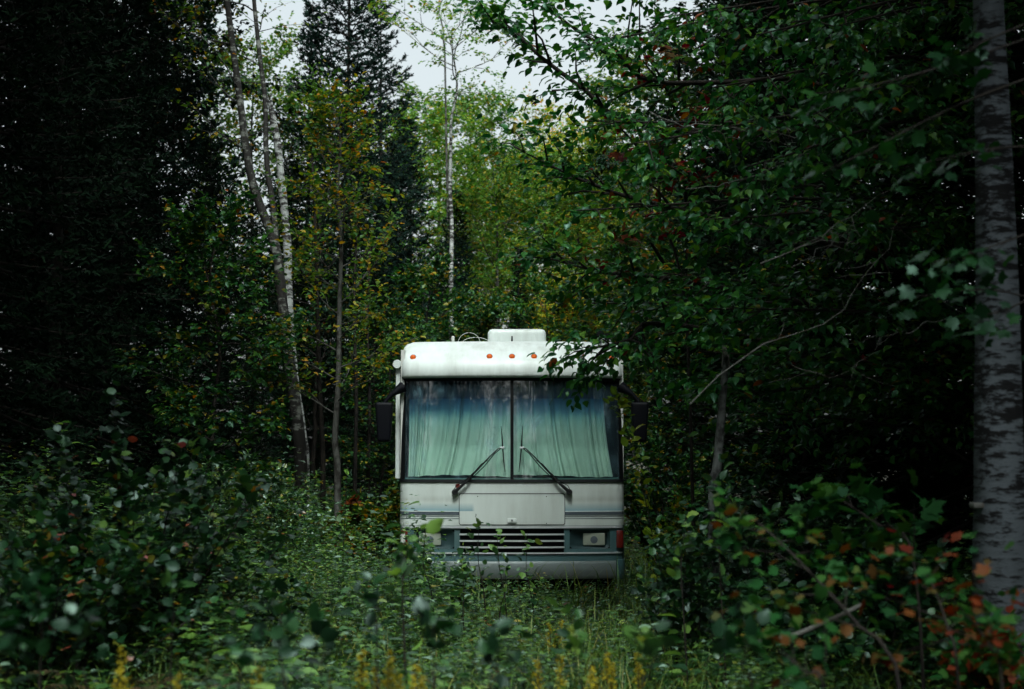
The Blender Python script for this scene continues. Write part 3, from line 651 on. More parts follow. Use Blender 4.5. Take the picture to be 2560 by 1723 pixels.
def conifer(name, rng, H, Rb, nwhorl, nb, mat, gap=0., top_open=.0, droop=.35, dens=1.0, blade=.10, bw=.018, h0=.06, trunk_r=None, bark=None, loc=(0, 0, 0), ragged=.25):
    tr = straight_trunk(rng, H, .05, 14); rad = (trunk_r or H*.011)*(1 - np.linspace(0, 1, 14))*.95 + .008
    wood = [(tr, rad)]; A, B, W = [], [], []
    for w_ in range(nwhorl):
        t = h0 + (1 - h0)*(w_/nwhorl)**.92; z = t*H; L0 = Rb*(1 - t)**.8 + .10
        c = np.array([np.interp(z, tr[:, 2], tr[:, 0]), np.interp(z, tr[:, 2], tr[:, 1]), z])
        a0 = rng.random()*6.28
        for b in range(nb if t < .93 else 4):
            if rng.random() < gap: continue
            a = a0 + 6.283*b/nb + rng.normal(0, .25); L = L0*rng.uniform(1 - ragged, 1 + ragged)
            e = .25 + .5*t - droop*(1 - t)
            d = np.array([math.cos(a), math.sin(a), e]); d = nrm(d)
            side_ = nrm(np.cross(d, [0, 0, 1.])); n_ = 5; pts = [c.copy()]; q = c.copy()
            q[2] += rng.normal(0, .06)
            for s in range(n_):
                u = (s + 1)/n_; dd = nrm(d + np.array([0, 0, -droop*.9*u + .55*u*u])); q = q + dd*L/n_; pts.append(q.copy())
            pts = np.array(pts); wood.append((pts, np.linspace(.008 + L*.007, .003, len(pts))))
            nt_ = max(3, int(L/.13*dens))
            for m in range(nt_):
                u = .12 + .88*(m + .5)/nt_; f = u*(len(pts) - 1.001); j = int(f); p = pts[j] + (pts[j + 1] - pts[j])*(f - j); pd = nrm(pts[j + 1] - pts[j])
                sg = 1 if m % 2 else -1; ln = L*.34*(1.15 - u)*rng.uniform(.7, 1.3) + .08
                td = nrm(pd*.75 + side_*sg*.85 + np.array([0, 0, -.14 + rng.normal(0, .1)])); A.append(p); B.append(p + td*ln); W.append(ln)
            A.append(pts[-2]); B.append(pts[-1]); W.append(L/n_)
    A, B, W = np.array(A), np.array(B), np.array(W)
    rt = empty(name, loc)
    V, T = tubes(wood, 5); mesh_from('trunk', V, T, bark or M['bark_dark'], rt, smooth=True)
    per = 11; n = len(A); t = (np.arange(per)[None] + rng.random((n, per)))/per
    d = nrm(B - A); hz = nrm(np.cross(d, np.array([0, 0, 1.]))); upv = np.cross(hz, d)
    th = rng.uniform(-2.6, 2.6, (n, per, 1)) if True else 0
    P = A[:, None] + (B - A)[:, None]*t[..., None]; rdir = hz[:, None]*np.sin(th) + upv[:, None]*np.cos(th)*.7
    D = d[:, None]*.8 + rdir*.9; N = np.cross(D, rng.normal(0, 1, D.shape))
    P, D, N = P.reshape(-1, 3), D.reshape(-1, 3), N.reshape(-1, 3); S = blade*rng.uniform(.6, 1.3, len(P))
    tv = np.array([(-bw/blade, 0, 0), (bw/blade, 0, 0), (bw/blade*.5, 1, 0), (-bw/blade*.5, 1, 0)]); tt = np.array([(0, 1, 2), (0, 2, 3)])
    V, T = inst(P, D, N, S, (tv, tt)); tint = np.repeat(np.clip(rng.random(len(P))*.5 + rng.random(n).repeat(per)*.5, 0, 1), 2)
    mesh_from('crown', V, T, mat, rt, tint)
    return rt
def place(o, x, y, s=1., rz=0., sink=0., sz=None, **k):
    o.location = (x, y, float(ground_z(x, y)) - sink); o.rotation_euler = (0, 0, rz); o.scale = (s, s, sz or s); tag(o, **k); return o
# ---------------------------------------------------------------- ground
def build_ground():
    ys = np.concatenate([np.linspace(-30, 2, 18), np.linspace(2.6, 34, 90), np.linspace(35, 140, 40)]); xs = np.concatenate([np.linspace(-90, -13, 24), np.linspace(-12.5, 12.5, 90), np.linspace(13, 90, 24)])
    X, Y = np.meshgrid(xs, ys); Z = ground_z(X, Y); V = np.c_[X.ravel(), Y.ravel(), Z.ravel()]; nx = len(xs)
    i = np.arange(len(ys) - 1)[:, None]*nx + np.arange(nx - 1)[None]; T = np.stack([i, i + 1, i + nx + 1, i + nx], -1).reshape(-1, 4)
    m, n, o = newmat('forest_floor'); tc = nd(n, 'ShaderNodeTexCoord'); a = nd(n, 'ShaderNodeTexNoise'); a.inputs['Scale'].default_value = 7; a.inputs['Detail'].default_value = 10; n.links.new(tc.outputs['Object'], a.inputs[0])
    r = ramp(n, [(.3, (.008, .007, .005)), (.5, (.022, .018, .010)), (.62, (.02, .03, .010)), (.75, (.06, .04, .022))]); n.links.new(a.outputs[0], r.inputs[0])
    p = nd(n, 'ShaderNodeBsdfPrincipled'); p.inputs['Roughness'].default_value = .95; n.links.new(r.outputs[0], p.inputs['Base Color'])
    b = nd(n, 'ShaderNodeBump'); b.inputs['Distance'].default_value = .05; n.links.new(a.outputs[0], b.inputs['Height']); n.links.new(b.outputs[0], p.inputs['Normal']); n.links.new(p.outputs[0], o.inputs[0])
    g = mesh_from('ground', V, T, m, smooth=True); tag(g, 'dark forest floor of soil and old leaves under the weeds', 'ground', kind='structure')
build_ground()
rs = np.random.default_rng

# ---------------------------------------------------------------- tree kinds (the first of each kind is placed, the rest are copies)
protos = {}
def P_(k, fn):
    protos[k] = [fn, None]
def get(k):
    fn, o = protos[k]
    if o is None: protos[k][1] = fn(); return protos[k][1]
    return copy_tree(o)
P_('maple', lambda: deciduous('maple_tree', rs(1), straight_trunk(rs(1), 12, .15), .13, M['bark_grey'], M['leaf_far'], T_SIMPLE, .14, 3.1, .28, 30, 9, 6, 8))
P_('gold', lambda: deciduous('maple_tree', rs(2), straight_trunk(rs(2), 11, .15), .12, M['bark_grey'], M['leaf_gold'], T_SIMPLE, .14, 2.9, .25, 28, 8, 6, 8))
P_('aspen', lambda: deciduous('aspen_tree', rs(3), straight_trunk(rs(3), 12, .12), .09, M['birch'], M['leaf_far'], T_SIMPLE, .11, 2.2, .38, 26, 7, 5, 7, sublen=1.0, prof=OVAL, rise=.8))
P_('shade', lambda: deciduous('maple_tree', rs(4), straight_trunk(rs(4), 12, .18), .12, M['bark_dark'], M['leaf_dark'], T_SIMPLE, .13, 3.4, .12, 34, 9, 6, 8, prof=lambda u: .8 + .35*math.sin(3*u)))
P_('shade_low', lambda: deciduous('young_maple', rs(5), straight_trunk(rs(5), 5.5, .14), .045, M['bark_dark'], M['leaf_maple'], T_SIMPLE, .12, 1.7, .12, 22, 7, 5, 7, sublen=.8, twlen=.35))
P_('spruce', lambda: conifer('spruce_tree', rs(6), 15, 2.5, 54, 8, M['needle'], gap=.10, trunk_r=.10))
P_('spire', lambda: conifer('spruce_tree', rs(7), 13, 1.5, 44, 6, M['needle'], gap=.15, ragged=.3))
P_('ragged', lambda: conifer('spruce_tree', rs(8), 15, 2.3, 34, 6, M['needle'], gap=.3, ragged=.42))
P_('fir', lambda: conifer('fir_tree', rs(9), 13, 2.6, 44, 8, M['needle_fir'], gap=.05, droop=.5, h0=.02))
P_('shade_canopy', lambda: deciduous('added_maple', rs(12), straight_trunk(rs(12), 15, .15), .17, M['bark_dark'], M['leaf_dark'], T_SIMPLE, .16, 4.0, .46, 34, 10, 7, 8, prof=ROUND))
P_('young', lambda: conifer('young_spruce', rs(10), 4.2, 1.25, 26, 7, M['needle'], gap=.05, h0=.02, blade=.07))

def T(kind, vx, Y, s, rz, label, group=None, cat=None, x=None, sz=None):
    o = get(kind); X = at(vx, 1100, Y)[0] if x is None else x
    place(o, X, Y, s, rz, label=label, cat=cat or {'spruce': 'spruce tree', 'spire': 'spruce tree', 'ragged': 'spruce tree', 'fir': 'fir tree', 'young': 'spruce tree', 'aspen': 'aspen tree'}.get(kind, 'maple tree'), group=group, sz=sz)
    return o
# the centre, behind the motorhome
BG = 'trees standing behind the clearing'
T('maple', 930, 47, .95, 5.6, 'green maple just left of the pale thin birch, dense to the ground', BG)
T('maple', 1130, 42, .80, 2.2, 'yellow green maple between the pale thin birch and the roof unit', BG)
T('maple', 1240, 46, .85, 1.1, 'dense green maple below the golden maple', BG)
T('gold', 1400, 43, .88, .5, 'golden leafed maple just behind the lowest beech boughs', BG)
T('spruce', 780, 40, .98, .4, 'tallest black spruce with ragged branches, its top against the pale sky', BG, sz=1.3)
T('spire', 682, 40, 1.0, 1.2, 'narrow spruce spire between the broken birch and the tallest spruce', BG)
T('ragged', 857, 43, .95, 2.5, 'thin spruce with sparse top just beside the tallest spruce', BG)
T('spruce', 800, 36, .72, 3.1, 'bushy dark spruce low behind the yellowing young tree', BG)
T('spruce', 910, 46, .80, 4.4, 'dark spruce with long level boughs beside the pale thin birch', BG)
T('spire', 1180, 36, .50, .2, 'small dark spruce right above the roof air conditioner', BG)
T('maple', 985, 52, 1.10, .6, 'light green maple with its open crown spread against the sky', BG)
T('aspen', 1130, 48, 1.02, .9, 'slender green aspen above the roof, its dark limbs showing', BG)
T('gold', 1240, 56, 1.18, 1.9, 'golden maple filling the gap under the white sky', BG)
T('gold', 1380, 50, 1.06, 2.9, 'orange tipped maple behind the beech branches', BG)
T('maple', 1330, 40, .78, 4.0, 'yellow green maple low behind the beech boughs', BG)
T('gold', 1290, 37, .50, 5.2, 'low yellow green tree just past the motorhome roof', BG)
T('maple', 1080, 62, 1.0, 3.3, 'hazy green maple farthest behind the pale thin birch', BG)
T('maple', 1180, 66, 1.12, 1.3, 'hazy maple farthest behind the golden maple', BG)
T('gold', 1480, 60, 1.10, .3, 'golden crown mostly hidden by the beech', BG)
T('shade_low', 960, 33, .95, 2.2, 'young maple between the pale thin birch and the mirror', BG)
T('shade_low', 1110, 35, .85, 4.2, 'young maple directly behind the roof air conditioner', BG)
T('shade_low', 1260, 34, .9, 5.0, 'young maple behind the roof edge beside the air horns', BG)
T('shade_low', 868, 27.5, .72, 1.4, 'bright young maple seen around the door side mirror', BG)
T('shade_low', 1490, 27.5, .80, 3.4, 'bright young maple seen around the driver side mirror', BG)
T('shade_low', 1420, 33, 1.05, 1.0, 'young maple behind the mirror on the beech side', BG)
T('aspen', 905, 58, .85, 2.0, 'far aspen behind the thin sparse spruce', BG)
T('spruce', 1040, 41, .58, 2.0, 'short dark spruce behind the pale thin birch stem', BG)
# the dark wood on the spruce side
LG = 'shaded trees of the dark wood opposite the beech'
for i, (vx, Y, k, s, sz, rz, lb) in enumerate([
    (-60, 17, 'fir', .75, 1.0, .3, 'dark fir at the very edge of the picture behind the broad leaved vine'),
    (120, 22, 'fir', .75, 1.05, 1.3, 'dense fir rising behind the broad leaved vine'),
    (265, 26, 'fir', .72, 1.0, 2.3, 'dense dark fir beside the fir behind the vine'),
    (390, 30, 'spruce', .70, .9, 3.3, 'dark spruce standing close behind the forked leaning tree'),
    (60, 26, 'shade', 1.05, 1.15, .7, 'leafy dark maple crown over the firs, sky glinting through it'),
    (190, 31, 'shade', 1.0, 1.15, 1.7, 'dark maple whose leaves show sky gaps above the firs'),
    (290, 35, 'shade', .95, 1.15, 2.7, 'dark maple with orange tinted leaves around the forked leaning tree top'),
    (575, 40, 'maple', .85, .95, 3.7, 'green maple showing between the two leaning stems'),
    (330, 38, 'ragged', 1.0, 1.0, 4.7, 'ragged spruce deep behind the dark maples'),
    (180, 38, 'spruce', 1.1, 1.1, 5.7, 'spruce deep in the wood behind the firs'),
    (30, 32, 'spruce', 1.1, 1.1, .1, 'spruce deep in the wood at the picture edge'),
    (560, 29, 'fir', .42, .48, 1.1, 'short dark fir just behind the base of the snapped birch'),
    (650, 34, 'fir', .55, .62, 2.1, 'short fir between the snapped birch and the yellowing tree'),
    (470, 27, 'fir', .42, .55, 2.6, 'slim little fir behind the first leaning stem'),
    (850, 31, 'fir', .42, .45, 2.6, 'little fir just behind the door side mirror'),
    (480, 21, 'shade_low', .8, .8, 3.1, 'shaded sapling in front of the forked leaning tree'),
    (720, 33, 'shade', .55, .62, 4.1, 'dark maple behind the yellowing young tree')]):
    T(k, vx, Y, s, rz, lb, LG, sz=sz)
# the dark wood on the beech side
RG = 'shaded trees of the dark wood behind the beech'
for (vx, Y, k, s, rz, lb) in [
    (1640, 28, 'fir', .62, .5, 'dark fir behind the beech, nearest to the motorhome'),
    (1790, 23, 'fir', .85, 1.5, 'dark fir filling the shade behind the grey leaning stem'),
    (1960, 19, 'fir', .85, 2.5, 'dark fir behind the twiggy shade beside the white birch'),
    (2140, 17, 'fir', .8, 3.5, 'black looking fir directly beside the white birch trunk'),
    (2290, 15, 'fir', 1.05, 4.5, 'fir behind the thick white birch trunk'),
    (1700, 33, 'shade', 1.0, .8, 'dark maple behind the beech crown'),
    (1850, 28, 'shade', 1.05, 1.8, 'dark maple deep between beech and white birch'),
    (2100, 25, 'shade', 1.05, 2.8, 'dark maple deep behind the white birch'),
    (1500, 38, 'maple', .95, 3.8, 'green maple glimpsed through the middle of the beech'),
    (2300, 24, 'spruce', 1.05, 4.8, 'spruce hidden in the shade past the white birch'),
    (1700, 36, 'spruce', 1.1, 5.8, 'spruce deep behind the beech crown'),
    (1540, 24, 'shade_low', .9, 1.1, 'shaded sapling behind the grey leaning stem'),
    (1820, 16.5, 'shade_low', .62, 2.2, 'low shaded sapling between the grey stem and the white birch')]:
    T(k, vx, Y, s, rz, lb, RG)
# wood on both sides of and behind the viewer: nothing tells these apart, they close the shade over the clearing's edges
for i, (x, y, k, s) in enumerate([(-6.5, 8.5, 'fir', 1.05), (-7.5, 3, 'shade', 1.05), (-9.5, 11, 'shade', 1.15), (-11, 6, 'fir', 1.1), (-6.8, -3, 'fir', 1.1), (-10, -7, 'shade', 1.1), (-13, 16, 'fir', 1.2), (-15, 24, 'spruce', 1.2),
    (6.8, 8.0, 'fir', 1.0), (7.5, 2, 'shade', 1.1), (9.5, 10.5, 'shade', 1.15), (11, 5, 'fir', 1.1), (6.8, -4, 'fir', 1.1), (10, -8, 'shade', 1.1), (13, 15, 'fir', 1.2), (15, 23, 'spruce', 1.2),
    (-4.5, -14, 'spruce', 1.0), (-2.2, -19, 'fir', 1.1), (2.4, -17, 'shade', 1.0), (-8, -18, 'fir', 1.2), (8, -19, 'fir', 1.2), (-12, -15, 'fir', 1.2), (12, -14, 'fir', 1.2), (4.5, -15, 'spruce', 1.0), (5.2, -2.5, 'shade', 1.0), (5.6, 1.2, 'shade', .9), (-5.2, -2.5, 'shade', 1.0), (-5.6, 1.4, 'shade', .9), (0, -22, 'maple', 1.1), (-8.5, 13.5, 'spruce', 1.1), (9.0, 13.5, 'spruce', 1.1), (-15, 21, 'fir', 1.3), (-17, 27, 'fir', 1.3), (-20, 34, 'spruce', 1.3), (17, 28, 'fir', 1.3), (20, 35, 'spruce', 1.3), (-17, 14, 'fir', 1.3), (17, 17, 'fir', 1.3)]):
    T(k, 0, y, s, i*.9, 'dark tree of the closed wood outside the picture', 'trees of the wood around the viewer', x=x)

for i, (x, y, s) in enumerate([(-5.0, 5.0, 1.0), (4.2, 5.0, 1.0), (6.2, 2.2, 1.1), (-6.2, 2.0, 1.1), (-5.6, -.5, 1.0), (5.4, -.8, 1.0), (-5.2, -6, 1.0), (5.4, -6.5, 1.0), (-6.0, 10, 1.15), (6.2, 9.8, 1.15), (-9, 4, 1.1), (9, 4, 1.1), (-7.6, 15.5, 1.35), (8.0, 15.5, 1.35), (5.9, 7.4, 1.1), (6.4, 14.5, 1.45), (5.6, 12.6, 1.4), (-7.6, 13, 1.4), (-9.2, 17, 1.5), (8.5, 19, 1.5), (7.2, 10.6, 1.35), (5.4, 10.4, 1.3), (8.6, 8.0, 1.2), (6.8, 12.5, 1.25), (-6.6, 7.4, 1.1), (-8.6, 10.5, 1.25), (-10.2, 20, 1.5), (10.5, 20, 1.5), (-11, 12, 1.3), (11, 12, 1.3), (-13.5, 27, 1.6), (13, 27, 1.6), (-8, -12, 1.2), (8, -12, 1.2), (-15.5, 19, 1.4), (15.5, 19, 1.4)]):  # out-of-view tall maples, added to block light from the clearing's edges
    T('shade_canopy', 0, y, s, i*1.7, 'tall dark maple added for shade, its crown above the picture', 'unseen tall maples added to shade the clearing edges', x=x)

# ---------------------------------------------------------------- the single trees one can tell apart
def vpts(l, Y, dY=0.): return [at(a, b, Y + dY*i/len(l)) for i, (a, b) in enumerate(l)]
def rooted(l):
    """extend the first point straight down to the ground"""
    p = np.array(l[0]); g = np.array([p[0], p[1], float(ground_z(p[0], p[1])) - .25]); return [g] + [np.array(q) for q in l]
# forked leaning grey tree
tA = spline(rooted(vpts([(684, 1060), (672, 930), (657, 820), (642, 690), (626, 560), (592, 470), (566, 380), (546, 230), (526, 80), (505, -90), (480, -260)], 24)), 34)
tB = spline(vpts([(630, 590), (622, 480), (606, 360), (603, 230), (590, 120), (576, -20), (568, -180)], 24, .8), 20)
ft = empty('leaning_tree'); tag(ft, 'grey stemmed leaning tree that forks into two mottled trunks', 'tree')
rng = rs(31)
la = auto_limbs(rng, tA, .62, 12, 1.7, ROUND); lb = auto_limbs(rng, tB, .50, 9, 1.3, ROUND)
la, lb = [l for l in la if l[0][-1][0] < l[0][0][0] + .1], [l for l in lb if l[0][-1][0] < l[0][0][0]]
rbr = np.interp(np.linspace(0, 1, 20), [0, 1], [.052, .03])
deciduous('leaning_tree', rng, tA, .08, M['birch_lean'] if 'birch_lean' in M else M.setdefault('birch_lean', bark_mat('mottled_bark', (.25, .26, .23), (.022, .02, .018), (.40, .48), 4, 2.0)), M['leaf_yellow'], T_SIMPLE, .085, limbs=la + lb, nsub=4, ntw=3, per=4, sublen=.8, twlen=.35, root=ft, extra=[(tB, rbr)], r1=.035, sides=10)
# snapped pale birch
tC = spline(rooted(vpts([(693, 1060), (683, 960), (668, 850), (657, 700), (654, 560), (643, 440), (632, 330), (624, 285)], 25)), 26)
sb = empty('snapped_birch'); tag(sb, 'pale snapped birch trunk with a splintered bare top', 'birch tree')
radC = np.linspace(.085, .055, 26) + .004*np.sin(np.arange(26)*2.1); wood_obj('trunk', [(tC, radC)], M['birch_pale'], sb, 12)
tip = tC[-1]; sp = []
for k in range(9):
    a = k*.7; o_ = np.array([math.cos(a), math.sin(a), 0])*.04
    sp.append((np.array([tip + o_ - [0, 0, .15], tip + o_*.9 + [-.02, 0, .12], tip + o_*.6 + [-.05 - .02*(k % 3), 0, .28 + .12*((k*5) % 4)]]), np.array([.03, .022, .004])))
sp.append((np.array(vpts([(624, 290), (618, 262), (612, 235), (608, 215)], 25)), np.array([.052, .042, .022, .006])))
wood_obj('splintered_top', sp, M['birch_pale'], sb, 6)
# thin pale birch behind the motorhome
rng = rs(33)
tD = spline(rooted(vpts([(1027, 770), (1026, 640), (1028, 520), (1024, 430), (1026, 330), (1027, 270), (1040, 200), (1030, 120), (1012, 40)], 35)), 30)
deciduous('birch_tree', rng, tD, .058, M['birch_pale'], M['leaf_far'], T_SIMPLE, .10, 2.2, .74, 10, 6, 4, 6, sublen=.8, twlen=.35, sides=10)
tag(bpy.data.objects['birch_tree'], 'thin pale birch rising straight behind the motorhome roof', 'birch tree')
# bare crown against the sky
def bare_tree(name, rng, base, H, spread, mat, n=14, r=.03, depth=3):
    paths = []
    def rec(p, d, L, r_, k):
        pts = [p]; q = p.copy(); dd = d.copy()
        for s in range(5): dd = nrm(dd + rng.normal(0, .16, 3) + np.array([0, 0, .06])); q = q + dd*L/5; pts.append(q.copy())
        paths.append((np.array(pts), np.linspace(r_, r_*.45, 6)))
        if k > 0:
            for m in range(3):
                j = 2 + m; nd_ = nrm(dd + rng.normal(0, spread, 3) + np.array([0, 0, .1])); rec(pts[min(j + 1, 5)].copy(), nd_, L*rng.uniform(.5, .75), r_*.5, k - 1)
    rec(np.array(base, float), np.array([0, 0, 1.]), H, r, depth)
    return paths
rng = rs(35); bt = empty('bare_tree'); tag(bt, 'leafless grey tree whose fine twigs stand against the sky', 'tree')
b0 = at(1012, 1050, 45); b1 = at(1012, 110, 45); trunk_path = (np.array([[b0[0], 45, -.2], [b0[0] + .1, 45, b1[2]*.5], b1]), np.array([.05, .04, .028]))
wood_obj('trunk', [trunk_path] + bare_tree('', rng, b1, 1.5, .55, None, r=.035, depth=4), M['bark_grey'], bt, 5)
# yellowing young tree
rng = rs(36)
tE = spline(rooted(vpts([(768, 1075), (762, 1000), (770, 860), (772, 700), (776, 560), (768, 430), (775, 330), (760, 240)], 22)), 26)
deciduous('young_birch', rng, tE, .052, M['bark_grey'], M['leaf_yellow'], T_OVATE, .08, 1.35, .30, 30, 6, 4, 4, sublen=.55, twlen=.28, prof=lambda u: .95 - .75*u**1.3, rise=.55, r1=.01)
tag(bpy.data.objects['young_birch'], 'slim young tree with yellow and orange leaves beside the snapped birch', 'tree')
tE2 = spline(rooted(vpts([(735, 1060), (728, 900), (722, 700), (716, 480), (708, 330)], 23.5)), 16)
s2 = empty('dark_sapling'); tag(s2, 'thin dark bare stem between the snapped birch and yellowing tree', 'tree'); wood_obj('trunk', [(tE2, np.linspace(.045, .02, 16))], M['bark_dark'], s2, 8)
rng = rs(37); a_, b_ = limb_sprays(rng, tE2[6:], 12, .6, 4, .3); P, D, N, S = leaves_on(rng, a_, b_, 4, .08); leaf_obj('crown', P, D, N, S, T_SIMPLE, M['leaf_yellow'], s2, rng)
for i, (vx, y1, Y, lb) in enumerate([(808, 700, 25, 'thin dark stem nearest to the door side mirror'), (838, 760, 27, 'second thin dark stem beside the door side mirror')]):
    q = spline(rooted(vpts([(vx, 1080), (vx + 3, 900), (vx - 2, y1), (vx + 4, y1 - 200)], Y)), 12)
    e_ = empty('dark_sapling'); tag(e_, lb, 'tree', 'thin dark stems by the mirror'); wood_obj('trunk', [(q, np.linspace(.04, .02, 12))], M['bark_dark'], e_, 7)
    a_, b_ = limb_sprays(rng, q[5:], 10, .6, 4, .3); P, D, N, S = leaves_on(rng, a_, b_, 4, .08); leaf_obj('crown', P, D, N, S, T_SIMPLE, M['leaf_yellow'], e_, rng)
# thick white birch
rng = rs(38)
tF = spline([np.array([at(2292, 1330, 8.6)[0], 8.6, -.2])] + vpts([(2290, 1330), (2288, 1150), (2285, 900), (2283, 700), (2278, 500), (2272, 300), (2264, 100), (2256, -120), (2248, -400), (2238, -900), (2225, -1500)], 8.6), 60)
tF[:, 0] -= .02
lF = auto_limbs(rng, tF, .72, 14, 2.6, ROUND)
deciduous('white_birch', rng, tF, .125, M['birch_big'], M['leaf_dark'], T_OVATE, .085, limbs=lF, nsub=6, ntw=5, per=7, sublen=1.0, twlen=.4, sides=20, r1=.05)
tag(bpy.data.objects['white_birch'], 'thick white birch trunk with dark scars, cut by the picture edge', 'birch tree')
# bracket flap of bark on the white birch
fb = at(2222, 1150, 8.6); fo = rbox('bracket_fungus', (fb[0] + .02, 8.6, fb[2]), (.10, .10, .03), M['deadwood'], None, .012, 2); tag(fo, 'small pale bracket fungus jutting from the thick white birch', 'fungus')
# grey leaning stem on the beech side
tG = spline(rooted(vpts([(1622, 1150), (1632, 1060), (1640, 960), (1648, 860), (1651, 812)], 12.0)), 18)
M['dead_grey'] = bark_mat('grey_dead_bark', (.12, .13, .125), (.02, .02, .02), (.46, .58), 4, 4)
gs = empty('dead_tree'); tag(gs, 'dead grey stem broken off above head height beside the mirror', 'dead tree'); wood_obj('trunk', [(tG, np.linspace(.044, .025, 18))], M['dead_grey'], gs, 10)
tt_ = tG[-1]; wood_obj('splintered_top', [(np.array([tt_ + [dx, 0, -.08], tt_ + [dx*.8, 0, .06], tt_ + [dx*.5, 0, h]]), np.array([.018, .012, .003])) for dx, h in ((-.018, .15), (.0, .09), (.018, .06))], M['deadwood'], gs, 5)

# ---------------------------------------------------------------- the big beech: boughs come from the shade and reach over the roof
rng = rs(40)
tH = spline([np.array([4.6, 13.6, -.2]), np.array([4.55, 13.6, 2.5]), np.array([4.7, 13.7, 5.5]), np.array([4.6, 13.8, 9]), np.array([4.4, 14, 12.5])], 24)
boughs = []
def bough(tipv, Yt, z0, mids=(), Y0=13.6):
    i = int(np.clip(np.interp(z0, tH[:, 2], np.arange(len(tH))), 0, len(tH) - 1)); p0 = tH[i]; e = at(tipv[0], tipv[1], Yt)
    if mids: m_ = [at(a, b, c) for a, b, c in mids]
    else:
        m1 = p0*.6 + e*.4 + [0, 0, .22*np.linalg.norm(e - p0)*.5]; m_ = [m1]
    boughs.append((spline([p0] + m_ + [e], 12), .5))
for a in [((1118, 50), 13.0, 4.9, ((1540, 300, 13.4), (1300, 180, 13.1), (1190, 95, 13.0))),
          ((1240, 20), 13.6, 5.6, ((1560, 190, 13.6), (1400, 120, 13.4))),
          ((1170, 335), 12.8, 3.6, ((1560, 480, 13.2), (1350, 420, 13.0))),
          ((1255, 205), 14.2, 4.4, ()), ((1330, 275), 12.2, 4.0, ()), ((1300, 400), 13.8, 3.4, ()),
          ((1235, 585), 13.2, 2.8, ((1560, 640, 13.4), (1380, 620, 13.2))),
          ((1290, 480), 12.2, 3.2, ()), ((1318, 690), 14.4, 2.4, ()), 
          ((1314, 800), 13.0, 2.2, ((1560, 740, 13.3), (1430, 775, 13.1))), ((1540, 700), 12.2, 2.3, ()), ((1570, 860), 13.9, 1.9, ()),
          ((1590, 930), 13.0, 1.6, ()), ((1600, 800), 12.0, 2.0, ()), ((1500, 620), 12.8, 2.6, ()), ((1420, 330), 11.8, 4.2, ()), ((1380, 90), 12.4, 5.4, ()), ((1500, 40), 12.0, 5.6, ()), ((1330, -60), 13.0, 6.2, ()), ((1480, -80), 13.6, 6.6, ()),
          ((1600, 500), 11.6, 3.4, ()), ((1620, 200), 11.6, 4.8, ()), ((1700, 380), 11.0, 4.2, ()), ((1720, 80), 11.2, 5.6, ()), ((1660, 700), 11.8, 2.4, ()), ((1850, 260), 11.0, 4.8, ()), ((1780, 560), 11.0, 3.2, ()), ((1900, 60), 11.4, 5.6, ()),
          ((2050, 300), 11.6, 4.6, ()), ((2000, 520), 11.6, 3.6, ()), ((1600, 900), 12.2, 1.7, ()), ((1750, 850), 12.2, 1.9, ())]:
    bough(*a)
boughs += auto_limbs(rng, tH, .5, 16, 2.8, ROUND)
deciduous('beech_tree', rng, tH, .13, M['bark_dark'], M['leaf_beech'], T_OVATE, .082, limbs=boughs, nsub=16, ntw=5, per=6, sublen=.80, twlen=.30, droop=.12)
tag(bpy.data.objects['beech_tree'], 'big leafy beech whose green boughs reach over the motorhome roof', 'beech tree')
# red maple sprays mixed in with the beech
def spray_tree(name, rng, stems, leafm, tm, size, nsub=5, ntw=3, per=3, sublen=.35, twlen=.2, bark=None, tint=None, r=.012, t0=.35, loc=None, label=None, cat=None, group=None, droop=.1, up=.45, crown='crown', trunk='trunk', flat=.25):
    wood, A, B = [], [], []
    for st in stems:
        wood.append((st, np.linspace(r, r*.3, len(st)))); a, b = limb_sprays(rng, st, nsub, sublen, ntw, twlen, t0=t0, wood=wood, r=r*.8, droop=droop, flat=flat); A += a; B += b
    rt = empty(name); tag(rt, label, cat, group)
    V, T_ = tubes(wood, 5); mesh_from(trunk, V, T_, bark or M['twig'], rt, smooth=True)
    P, D, N, S = leaves_on(rng, A, B, per, size, up=up); leaf_obj(crown, P, D, N, S, tm, leafm, rt, rng, None if tint is None else rng.uniform(tint[0], tint[1], len(P)))
    return rt
def stemto(x0, y0, pts, n=10): return spline([np.array([x0, y0, float(ground_z(x0, y0)) - .1])] + [np.array(p) for p in pts], n)
rng = rs(41)
base = at(1580, 1000, 14.6)
st = [stemto(base[0], 14.6, [at(1560, 700, 14.6), at(1500, 450, 14.5), at(1540, 130, 14.4)], 14)]
for tp, m_ in (((1470, 128), (1540, 260)), ((1400, 280), (1500, 420)), ((1545, 100), (1545, 220)), ((1560, 360), (1560, 480)), ((1360, 595), (1480, 650)), ((1440, 520), (1510, 600)), ((1612, 240), (1570, 330)), ((1620, 400), (1560, 480))):
    st.append(spline([at(m_[0], m_[1], 14.5), at((tp[0] + m_[0])/2, (tp[1] + m_[1])/2 - 15, 14.2), at(tp[0], tp[1], 13.6)], 6))
spray_tree('red_maple', rng, st, M['leaf_red'], T_MAPLE, .095, nsub=4, ntw=2, per=3, sublen=.3, twlen=.16, tint=(.35, .95), label='slim red maple with orange and red leaf sprays among the beech boughs', cat='maple tree', r=.02)
